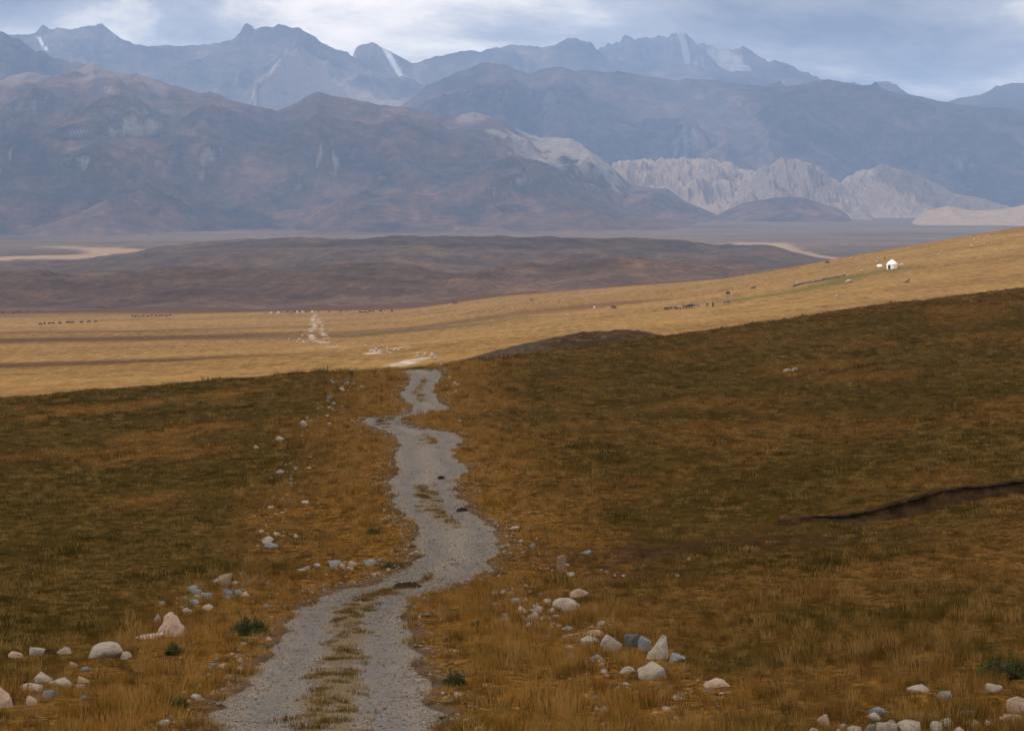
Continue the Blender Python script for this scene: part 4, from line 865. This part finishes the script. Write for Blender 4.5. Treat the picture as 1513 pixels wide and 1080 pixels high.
def stump():
    x, y = gp(828, 842, 15, 200); W = 13 * y / F; Hh = 20 * y / F
    t = empty('tree_stump', (x, y, float(h(np.array([x]), np.array([y]))[0])), label='short brown wooden stump beside the hollow', category='stump')
    def cyl(n, r0, r1, z0, z1, seed, mat, nm):
        a = np.linspace(0, 2 * np.pi, n, endpoint=False); rr = 1 + 0.1 * np.random.default_rng(seed).normal(size=n)
        V = [(r0 * q * math.cos(p), r0 * q * math.sin(p), z0) for p, q in zip(a, rr)] + [(r1 * q * math.cos(p) + 0.02, r1 * q * math.sin(p), z1 + 0.03 * math.cos(p)) for p, q in zip(a, rr)]
        me = bpy.data.meshes.new(nm); me.from_pydata(V, [], [(i, (i + 1) % n, n + (i + 1) % n, n + i) for i in range(n)] + [tuple(range(n, 2 * n)), tuple(range(n))[::-1]]); me.materials.append(MT[mat]); return me
    link('trunk', cyl(14, W * .5, W * .46, -0.1, Hh, 3, 'brown_stone', 'trunk'), t)
    link('cut_top', cyl(14, W * .40, W * .38, Hh - 0.02, Hh + 0.012, 4, 'wood', 'cut_top'), t)
stump()
def marker():
    x, y = gp(520, 559, 15, 176); k = y / F
    t = empty('marker_post', (x, y, float(h(np.array([x]), np.array([y]))[0])), label='thin dark marker post topped with a white stone', category='post')
    me = bpy.data.meshes.new('post'); w = 2.0 * k; H_ = 11 * k
    V = [(sx * w * (1 - .2 * s), sy * w * (1 - .2 * s), z) for s, z in ((0, -0.15), (1, H_)) for sx, sy in ((-1, -1), (1, -1), (1, 1), (-1, 1))]
    me.from_pydata(V, [], [(0, 1, 5, 4), (1, 2, 6, 5), (2, 3, 7, 6), (3, 0, 4, 7), (4, 5, 6, 7)]); me.materials.append(MT['darkwood']); link('post', me, t)
    c = link('cap_stone', STONE_LIB['pale_stone'][0], t); c.location = (0, 0, H_); c.scale = (5.5 * k,) * 3
marker()

# ------------------------------------------------------------------ animals, people
def skin_mesh(name, chains, mat, sub=1):
    """chains of (x, y, z, radius) joined at shared coordinates, grown with a Skin modifier and kept as one mesh"""
    vid = {}; V = []; Rr = []; E = []
    for ch in chains:
        prev = None
        for (x, y, z, r) in ch:
            k = (round(x, 3), round(y, 3), round(z, 3))
            if k not in vid: vid[k] = len(V); V.append((x, y, z)); Rr.append(r)
            if prev is not None: E.append((prev, vid[k]))
            prev = vid[k]
    me = bpy.data.meshes.new(name); me.from_pydata(V, E, []); o = bpy.data.objects.new(name, me); C.objects.link(o)
    sk = o.modifiers.new('skin', 'SKIN'); ss = o.modifiers.new('sub', 'SUBSURF'); ss.levels = sub; ss.render_levels = sub
    for i, v in enumerate(me.skin_vertices[0].data): v.radius = (Rr[i], Rr[i]); v.use_root = (i == 0)
    dg = bpy.context.evaluated_depsgraph_get(); out = bpy.data.meshes.new_from_object(o.evaluated_get(dg))
    bpy.data.objects.remove(o); out.materials.clear(); out.materials.append(MT[mat])
    for p in out.polygons: p.use_smooth = True
    return out
def quad_chains(kind, graze):
    if kind == 'horse':
        s, (bl, hgt, rr) = 1.0, (0.62, 1.18, 0.29); neck = [(0.62, 0, 1.22, .25), (0.85, 0, 1.38, .17), (1.05, 0, 1.62, .12), (1.16, 0, 1.72, .11), (1.34, 0, 1.58, .085), (1.48, 0, 1.46, .06)]
        if graze: neck = [(0.62, 0, 1.22, .25), (0.88, 0, 1.08, .17), (1.10, 0, 0.72, .12), (1.18, 0, 0.46, .11), (1.25, 0, 0.28, .085), (1.28, 0, 0.12, .06)]
        tail = [(-0.62, 0, 1.22, .25), (-0.88, 0, 1.16, .06), (-0.98, 0, 0.85, .07), (-0.98, 0, 0.50, .05)]; lr = (.12, .065, .05, .06)
    else:
        bl, hgt, rr = 0.66, 1.02, 0.34; neck = [(0.62, 0, 1.06, .29), (0.88, 0, 1.10, .20), (1.06, 0, 1.12, .15), (1.20, 0, 1.02, .12), (1.36, 0, 0.90, .09)]
        if graze: neck = [(0.62, 0, 1.06, .29), (0.90, 0, 0.90, .20), (1.08, 0, 0.58, .15), (1.16, 0, 0.36, .12), (1.22, 0, 0.16, .09)]
        tail = [(-0.62, 0, 1.06, .27), (-0.86, 0, 1.02, .05), (-0.92, 0, 0.72, .05), (-0.92, 0, 0.45, .06)]; lr = (.13, .08, .06, .07)
    z = neck[0][2]
    body = [(0.0, 0, z - 0.06, rr), (0.34, 0, z - 0.04, rr), neck[0]]; back = [(0.0, 0, z - 0.06, rr), (-0.34, 0, z - 0.02, rr), tail[0]]
    ch = [body, neck, back, tail]
    for sy in (-1, 1):
        ch.append([(0.34, 0, z - 0.04, rr), (0.52, sy * 0.17, z - 0.36, lr[0]), (0.50, sy * 0.17, 0.50 * z, lr[1]), (0.52, sy * 0.17, 0.12, lr[2]), (0.55, sy * 0.17, 0.0, lr[3])])
        ch.append([(-0.34, 0, z - 0.02, rr), (-0.50, sy * 0.17, z - 0.34, lr[0] * 1.2), (-0.66, sy * 0.17, 0.42 * z, lr[1]), (-0.60, sy * 0.17, 0.12, lr[2]), (-0.57, sy * 0.17, 0.0, lr[3])])
    return ch
def sheep_chains():
    ch = [[(0, 0, .50, .23), (.25, 0, .52, .20), (.42, 0, .62, .10), (.54, 0, .66, .085), (.68, 0, .58, .055)], [(0, 0, .50, .23), (-.28, 0, .50, .20), (-.46, 0, .46, .05)]]
    for sy in (-1, 1):
        ch += [[(.25, 0, .52, .20), (.26, sy * .1, .26, .05), (.27, sy * .1, 0, .04)], [(-.28, 0, .50, .20), (-.30, sy * .1, .26, .055), (-.29, sy * .1, 0, .04)]]
    return ch
ANI = {}
def animal_mesh(kind, graze, mat):
    k = (kind, graze, mat)
    if k not in ANI: ANI[k] = skin_mesh(kind, sheep_chains() if kind == 'sheep' else quad_chains(kind, graze), mat)
    return ANI[k]
def animal(X, Y, kind, mat, label, group=None, dmin=300, dmax=1500, graze=None, yaw=None, s=1.0):
    x, y = gp(X, Y, dmin, dmax); graze = (random.random() < 0.7) if graze is None else graze
    o = link(kind, animal_mesh(kind, graze if kind != 'sheep' else False, mat), label=label, category=kind)
    if group: o['group'] = group
    o.location = (x, y, float(h(np.array([x]), np.array([y]))[0]) - 0.02); o.scale = (s,) * 3
    o.rotation_euler = (0, 0, yaw if yaw is not None else random.choice((0, math.pi)) + random.gauss(0, 0.5)); return o
COAT = dict(bay='brown', blackcoat='black', greycoat='grey', whitecoat='white')
def herd(xs, y0, y1, kind, mats, label, group, **kw):
    for i, X in enumerate(xs):
        mt = random.choice(mats); gz = random.random() < 0.65; lb = COAT[mt] + ' ' + kind + (' grazing ' if gz and kind != 'sheep' else ' ') + label
        animal(X, y0 + (y1 - y0) * i / max(1, len(xs) - 1) + random.uniform(-0.6, 0.6), kind, mt, lb, group, graze=gz, **kw)
dk = ['bay', 'blackcoat', 'blackcoat']
herd([60, 66, 73, 79, 88, 99, 103, 108, 120, 131, 141], 480, 477.5, 'cow', dk, 'in the herd strung along the left plain', 'herd on the left plain', dmin=700)
herd([196, 201, 206, 212, 218, 224, 230, 236, 240, 246, 251], 469, 468, 'cow', dk, 'in the close line where plain meets brown hills', 'line of cattle below the brown hills', dmin=700)
herd([5, 20, 25, 30, 41, 57, 62], 464, 462, 'horse', dk, 'under the leftmost brown hill', 'horses under the leftmost brown hill', dmin=700)
herd([392, 400, 405, 411, 416, 421, 424, 428, 432, 436, 439, 443, 447, 452, 456, 461, 470, 486, 503, 511], 464, 461, 'sheep', ['whitecoat', 'blackcoat', 'bay', 'greycoat'], 'in the flock crossing the far end of the track', 'flock at the far end of the track', dmin=700, s=1.5)
herd([532, 537, 541, 546, 551, 563, 579], 463, 461, 'cow', dk, 'in the file beside the flock', 'file of cattle right of the flock', dmin=700)
herd([669, 674, 671], 447, 450, 'cow', ['bay'], 'in the group of three on the pale rise', 'three cattle on the pale rise', dmin=500)
animal(785, 445, 'cow', 'bay', 'lone brown cow on the plain below the dark rounded hill', dmin=500)
animal(878, 457, 'sheep', 'whitecoat', 'lone white sheep on the golden plain', dmin=400, s=1.6)
animal(906, 457, 'cow', 'bay', 'lone brown cow beside the white sheep', dmin=400)
herd([985, 991, 998, 1004], 458.5, 457.5, 'cow', ['blackcoat', 'bay'], 'at the head of the bunched herd', 'cattle at the head of the bunch', dmin=400, s=.85)
animal(1005, 457, 'sheep', 'whitecoat', 'white sheep among the bunched dark animals', dmin=400, s=1.4)
herd([1012, 1017, 1020, 1024], 457, 455, 'horse', ['bay', 'bay', 'blackcoat'], 'in the tight bunch on the golden slope', 'bunched horses on the golden slope', dmin=400)
animal(1029, 455, 'horse', 'greycoat', 'grey horse at the end of the tight bunch', dmin=400)
animal(1045, 454, 'horse', 'greycoat', 'grey horse standing apart from the bunch', dmin=400, yaw=1.3)
animal(1053.5, 454, 'horse', 'blackcoat', 'black horse seen end on beside the grey horse', dmin=400, yaw=1.5, graze=False)
animal(1073, 450, 'cow', 'greycoat', 'dark grey cow upslope of the bunched horses', dmin=400, yaw=0.1, s=1.1)
animal(1076, 436, 'cow', 'blackcoat', 'dark cow at the end of the low stone line', dmin=400)
animal(1113, 429, 'horse', 'bay', 'bay horse grazing below the dark stone wall', dmin=400, yaw=0.2)
animal(1222, 390, 'cow', 'blackcoat', 'black cow on the skyline left of the tent', dmin=700, yaw=0.1, graze=True)
animal(1349, 361.5, 'cow', 'blackcoat', 'black cow on the skyline above the tent', dmin=700, yaw=2.8)
def person(X, Y, label):
    x, y = gp(X, Y, 400, 1075)
    ch = [[(0, 0, .95, .15), (0, 0, 1.2, .17), (0, 0, 1.42, .16), (0, 0, 1.54, .065), (0, 0, 1.66, .10), (0, 0, 1.74, .08)]]
    for s in (-1, 1):
        ch.append([(0, 0, .95, .15), (s * .10, 0, .86, .11), (s * .12, .02, .48, .075), (s * .13, 0, .07, .05), (s * .14, -.12, .03, .05)])
        ch.append([(0, 0, 1.42, .16), (s * .22, 0, 1.40, .07), (s * .27, .03, 1.12, .055), (s * .26, -.06, .88, .045), (s * .25, -.09, .78, .04)])
    me = skin_mesh('person', ch, 'cloth'); o = link('person', me, label=label, category='person'); o.location = (x, y, float(h(np.array([x]), np.array([y]))[0])); return o
person(1307, 385, 'person in dark clothes standing behind the white tent')

# ------------------------------------------------------------------ tent, stone wall, bundles on the sunlit slope
def lathe(name, prof, n, mat, a0=0, a1=2 * math.pi, pleat=0.0):
    full = abs(a1 - a0 - 2 * math.pi) < 1e-6; a = np.linspace(a0, a1, n, endpoint=not full)
    V = [(r * (1 + pleat * math.cos(p * 14)) * math.cos(p), r * (1 + pleat * math.cos(p * 14)) * math.sin(p), z) for r, z in prof for p in a]
    return mesh_np(name, V, grid_faces(len(prof), n, full), mat, True)
def box_mesh(name, lo, hi, mat):
    me = bpy.data.meshes.new(name); V = [(x, y, z) for z in (lo[2], hi[2]) for x, y in ((lo[0], lo[1]), (hi[0], lo[1]), (hi[0], hi[1]), (lo[0], hi[1]))]
    me.from_pydata(V, [], [(3, 2, 1, 0), (4, 5, 6, 7), (0, 1, 5, 4), (1, 2, 6, 5), (2, 3, 7, 6), (3, 0, 4, 7)]); me.materials.append(MT[mat]); return me
def yurt():
    x, y = gp(1318, 397, 400, 1075); k = y / F
    t = empty('yurt', (x, y, float(h(np.array([x]), np.array([y]))[0]) - 0.05), 0, label='round white felt tent with an awning on the sunlit slope', category='tent')
    r = 8.2 * k; hw = 6.2 * k; ht = 13.2 * k
    link('wall', lathe('wall', [(r * .90, -0.9), (r * .93, 0.1), (r * .98, hw * .6), (r * .97, hw)], 48, MT['felt'], pleat=0.006), t)
    rf = link('roof', lathe('roof', [(r * 1.04, hw - .10), (r * 1.06, hw + .05), (r * .80, hw + (ht - hw) * .42), (r * .45, hw + (ht - hw) * .80), (r * .16, ht - .06), (r * .15, ht)], 48, MT['felt'], pleat=0.008), t)
    link('crown', lathe('crown', [(r * .17, ht - .05), (r * .18, ht + .06), (r * .09, ht + .17), (0.001, ht + .2)], 24, MT['felt']), rf)
    bz = (r * 0.92, 0.0)
    d = link('door', box_mesh('door', (-0.5, -0.06, -0.2), (0.5, 0.06, 1.75), 'darkwood'), t); d.location = (-r * .66, -r * .72, 0.0); d.rotation_euler = (0, 0, -0.75)
    f = link('door_frame', box_mesh('door_frame', (-0.62, -0.05, 1.75), (0.62, 0.08, 1.88), 'wood'), d)
    aw = bpy.data.meshes.new('awning'); a0 = [(r * .80, -r * .62, hw + .30), (r * 1.0, 0, hw + .30), (r * .80, r * .62, hw + .30)]; a1 = [(r * 1.50, -r * .70, hw * .86), (r * 1.55, 0, hw * .90), (r * 1.50, r * .70, hw * .86)]
    V = a0 + a1; V = V + [(p, q, s - .05) for p, q, s in V]; aw.from_pydata(V, [], [(0, 1, 4, 3), (1, 2, 5, 4), (9, 10, 7, 6), (10, 11, 8, 7), (3, 4, 10, 9), (4, 5, 11, 10), (0, 3, 9, 6), (5, 2, 8, 11)]); aw.materials.append(MT['felt']); link('awning', aw, t)
    for s in (-1, 1):
        p = link('awning_pole', lathe('awning_pole', [(.04, -.9), (.04, hw * .84)], 8, MT['wood']), t); p.location = (r * 1.47, s * r * .66, 0)
    bx, by = gp(1301, 395, 400, 1075)
    b = stone(1300, 395, 9, 4.5, 'pale_stone', 'low white covered bundle beside the tent door', None, 'bundle', 'bundle', stone_mesh('bundle', 'pale_stone', 77, (1, .7, .6), 2, .3), 400, 1075, 0); b.data.materials.clear(); b.data.materials.append(MT['felt'])
    stone(1333, 392, 5, 3, 'pink_stone', 'small pinkish bundle right of the tent awning', None, 'bundle', 'bundle', stone_mesh('bundle', 'pink_stone', 78, (1, .7, .6), 2, .3), 400, 1075, 0)
yurt()
def stone_wall():
    pts = [gp(a, b, 400, 1075) for a, b in [(1172, 424), (1182, 421), (1205, 417), (1228, 412), (1249, 408)]]
    x0, y0 = pts[0]; z0 = float(h(np.array([x0]), np.array([y0]))[0])
    t = empty('stone_wall', (x0, y0, z0), label='long dark dry stone wall running up the sunlit slope', category='wall')
    P = catmull(pts, 12); r = random.Random(5); n = 0
    libs = STONE_LIB['dark_stone'] + STONE_LIB['blue_stone'][:2] + STONE_LIB['brown_stone'][:2]
    s = np.concatenate([[0], np.cumsum(np.hypot(*np.diff(P, axis=0).T))]); Lw = s[-1]; i = 0
    while i < 130:
        q = (i + 0.5) / 130 * Lw; px = np.interp(q, s, P[:, 0]); py = np.interp(q, s, P[:, 1]); pz = float(h(np.array([px]), np.array([py]))[0])
        hh = 1.25 * (1.5 if q < 0.12 * Lw else 1.0) * (1 - 0.4 * q / Lw) ; lay = 0
        z = 0.0
        while z < hh * r.uniform(.75, 1.1) and lay < 2:
            o = link('wall_stone', r.choice(libs), t); w = max(Lw / 130 * 1.7, .55) * r.uniform(.8, 1.3)
            o.location = (px - x0 + r.uniform(-.15, .15), py - y0 + r.uniform(-.15, .15), pz - z0 + z - 0.05); o.scale = (w, w, w * r.uniform(.9, 1.4)); o.rotation_euler = (r.uniform(-.2, .2), r.uniform(-.2, .2), r.uniform(0, 6.28))
            z += 0.55 * w; lay += 1
        i += 1
stone_wall()
def boards():
    x, y = gp(1338, 418, 400, 1075); k = y / F; z = float(h(np.array([x]), np.array([y]))[0])
    t = empty('board_stack', (x, y, z), label='pale boards leaning on a dark heap below the tent', category='boards')
    for i in range(4):
        b = link('board', box_mesh('board', (-0.14, -0.03, 0), (0.14, 0.03, 9 * k), 'wood'), t); b.location = (-4.5 * k + i * 0.34, -0.2 * i, -0.1); b.rotation_euler = (0.15, 0.95 - .06 * i, 0.2)
        b.data.materials.clear(); b.data.materials.append(MT['pale_stone'] if i < 2 else MT['wood'])
    o = link('heap', stone_mesh('heap', 'brown_stone', 88, (1, .8, .6), 2, .4), t); o.scale = (7 * k, 5 * k, 7 * k); o.location = (3.0 * k, 1.2, -0.1)
boards()

# ------------------------------------------------------------------ clouds: outside the frame, outlines shaped from the shade wanted on the ground
CLOUD_Z = 1900.0
def shade_cloud(shadow, thick, seed, z0=-30.0, base=CLOUD_Z, nr=26, na=120, rag=0.05):
    """shadow: outline on the ground (metres); the cloud floats up-sun of it"""
    P = np.asarray(shadow, float); s = (base - z0) / L.z; P = P + np.array([L.x * s, L.y * s]); c = P.mean(0)
    a = np.linspace(0, 2 * np.pi, na, endpoint=False); rad = np.zeros(na)
    for i, p in enumerate(a):
        dx, dy = math.cos(p), math.sin(p); best = 0
        for k in range(len(P)):
            A = P[k] - c; B = P[(k + 1) % len(P)] - c; E = B - A; den = dx * E[1] - dy * E[0]
            if abs(den) < 1e-9: continue
            t = (A[0] * E[1] - A[1] * E[0]) / den; u = (A[0] * dy - A[1] * dx) / den
            if t > 0 and -1e-6 <= u <= 1 + 1e-6: best = max(best, t)
        rad[i] = best
    rad = rad * (1 + rag * noise(np.cos(a) * 4 + seed, np.sin(a) * 4, seed) + rag * .5 * noise(np.cos(a) * 14, np.sin(a) * 14 + seed, seed + 1))
    q = np.concatenate([np.linspace(0.02, 1, nr), np.linspace(1, 0.02, nr)[1:]]); top = np.arange(len(q)) < nr
    V = []
    for k, (s_, tp) in enumerate(zip(q, top)):
        x = c[0] + rad * s_ * np.cos(a); y = c[1] + rad * s_ * np.sin(a); e = math.sqrt(max(0, 1 - s_ ** 2.5))
        n = 0.6 + 0.8 * np.clip(ridged(x / 420, y / 420, 4, seed + 2), 0, 1)
        z = base + (thick * e * n if tp else -thick * 0.12 * e * n) + 0 * x
        V.append(np.stack([x, y, z], 1))
    V = np.vstack(V); nrw = len(q); Fq = grid_faces(nrw, na, True)
    me = mesh_np('shade_cloud', V, Fq, MT['shade_cloud'], True); return link('shade_cloud', me, kind='structure')
def az(X, D): return ((X - CX) / F * D, D)
# over the near slopes, its edge just behind the crest
shade_cloud([(-1100, 190), (-300, 196), az(-150, 198), az(100, 204), az(300, 212), az(500, 226), az(600, 240), az(680, 262), az(800, 290), az(1000, 320), az(1300, 330), (260, 330), (1000, 260), (1100, -700), (200, -1000), (-800, -800)], 170, 1, z0=-16, na=360, rag=0.004)
# two wisps that draw soft bands over the left of the plain
shade_cloud([az(-300, 745), az(150, 735), az(480, 790), az(420, 835), az(100, 825), az(-300, 835)], 40, 16, z0=-52, rag=0.03)
shade_cloud([az(-300, 455), az(120, 450), az(330, 480), az(250, 508), az(-300, 512)], 30, 17, z0=-36, rag=0.03)
# unseen clouds added to shade the brown hills, the russet mountain and the far right of the valley
shade_cloud([az(-150, 1620), az(150, 1560), az(480, 1600), az(700, 1750), az(620, 2050), az(300, 2150), az(-50, 2100)], 120, 2, z0=-75)
shade_cloud([az(420, 2700), az(800, 2500), az(1020, 2650), az(980, 2950), az(600, 3050)], 120, 11, z0=-60)
shade_cloud([az(300, 6900), az(560, 6300), az(800, 6500), az(820, 7100), az(560, 7500), az(360, 7600)], 200, 7, z0=180)
shade_cloud([az(-900, 7200), az(-100, 7050), az(40, 7600), az(-200, 8200), az(-900, 8100)], 220, 8, z0=300)
shade_cloud([az(-700, 8500), az(-100, 8600), az(150, 9300), az(60, 10200), az(-700, 10300)], 260, 5, z0=300)
shade_cloud([az(1300, 8300), az(1340, 8000), az(1420, 7950), az(1470, 8300), az(1440, 8900), az(1330, 8950)], 120, 13, z0=60)
shade_cloud([az(-250, 5700), az(60, 5500), az(360, 5700), az(330, 6200), az(60, 6600), az(-250, 6500)], 150, 14, z0=40)
shade_cloud([az(700, 1900), az(860, 1780), az(1010, 1850), az(1000, 2150), az(780, 2200)], 100, 15, z0=-70)
shade_cloud([az(600, 9500), az(760, 9100), az(1000, 9300), az(1060, 10100), az(900, 10800), az(680, 10600)], 260, 4, z0=250)
shade_cloud([az(1180, 9000), az(1500, 8600), az(2100, 8800), az(2200, 14500), az(1500, 14800), az(1250, 13000)], 320, 12, z0=150)  # added to darken the air at the far right

# ------------------------------------------------------------------ haze
HAZE_TOP = 1560.0
def haze():
    me = box_mesh('haze', (-27000, -27000, -260), (27000, 27000, HAZE_TOP), 'felt'); me.materials.clear()
    m = Mat('haze_air'); v = m.N('ShaderNodeVolumePrincipled'); v.inputs['Color'].default_value = (0.37, 0.59, 1.0, 1); v.inputs['Density'].default_value = 7.7e-5; v.inputs['Anisotropy'].default_value = 0.0
    m.K(v.outputs[0], m.out.inputs['Volume']); me.materials.append(m.m)
    link('haze', me, kind='stuff', label='pale blue haze over the whole valley')
haze()
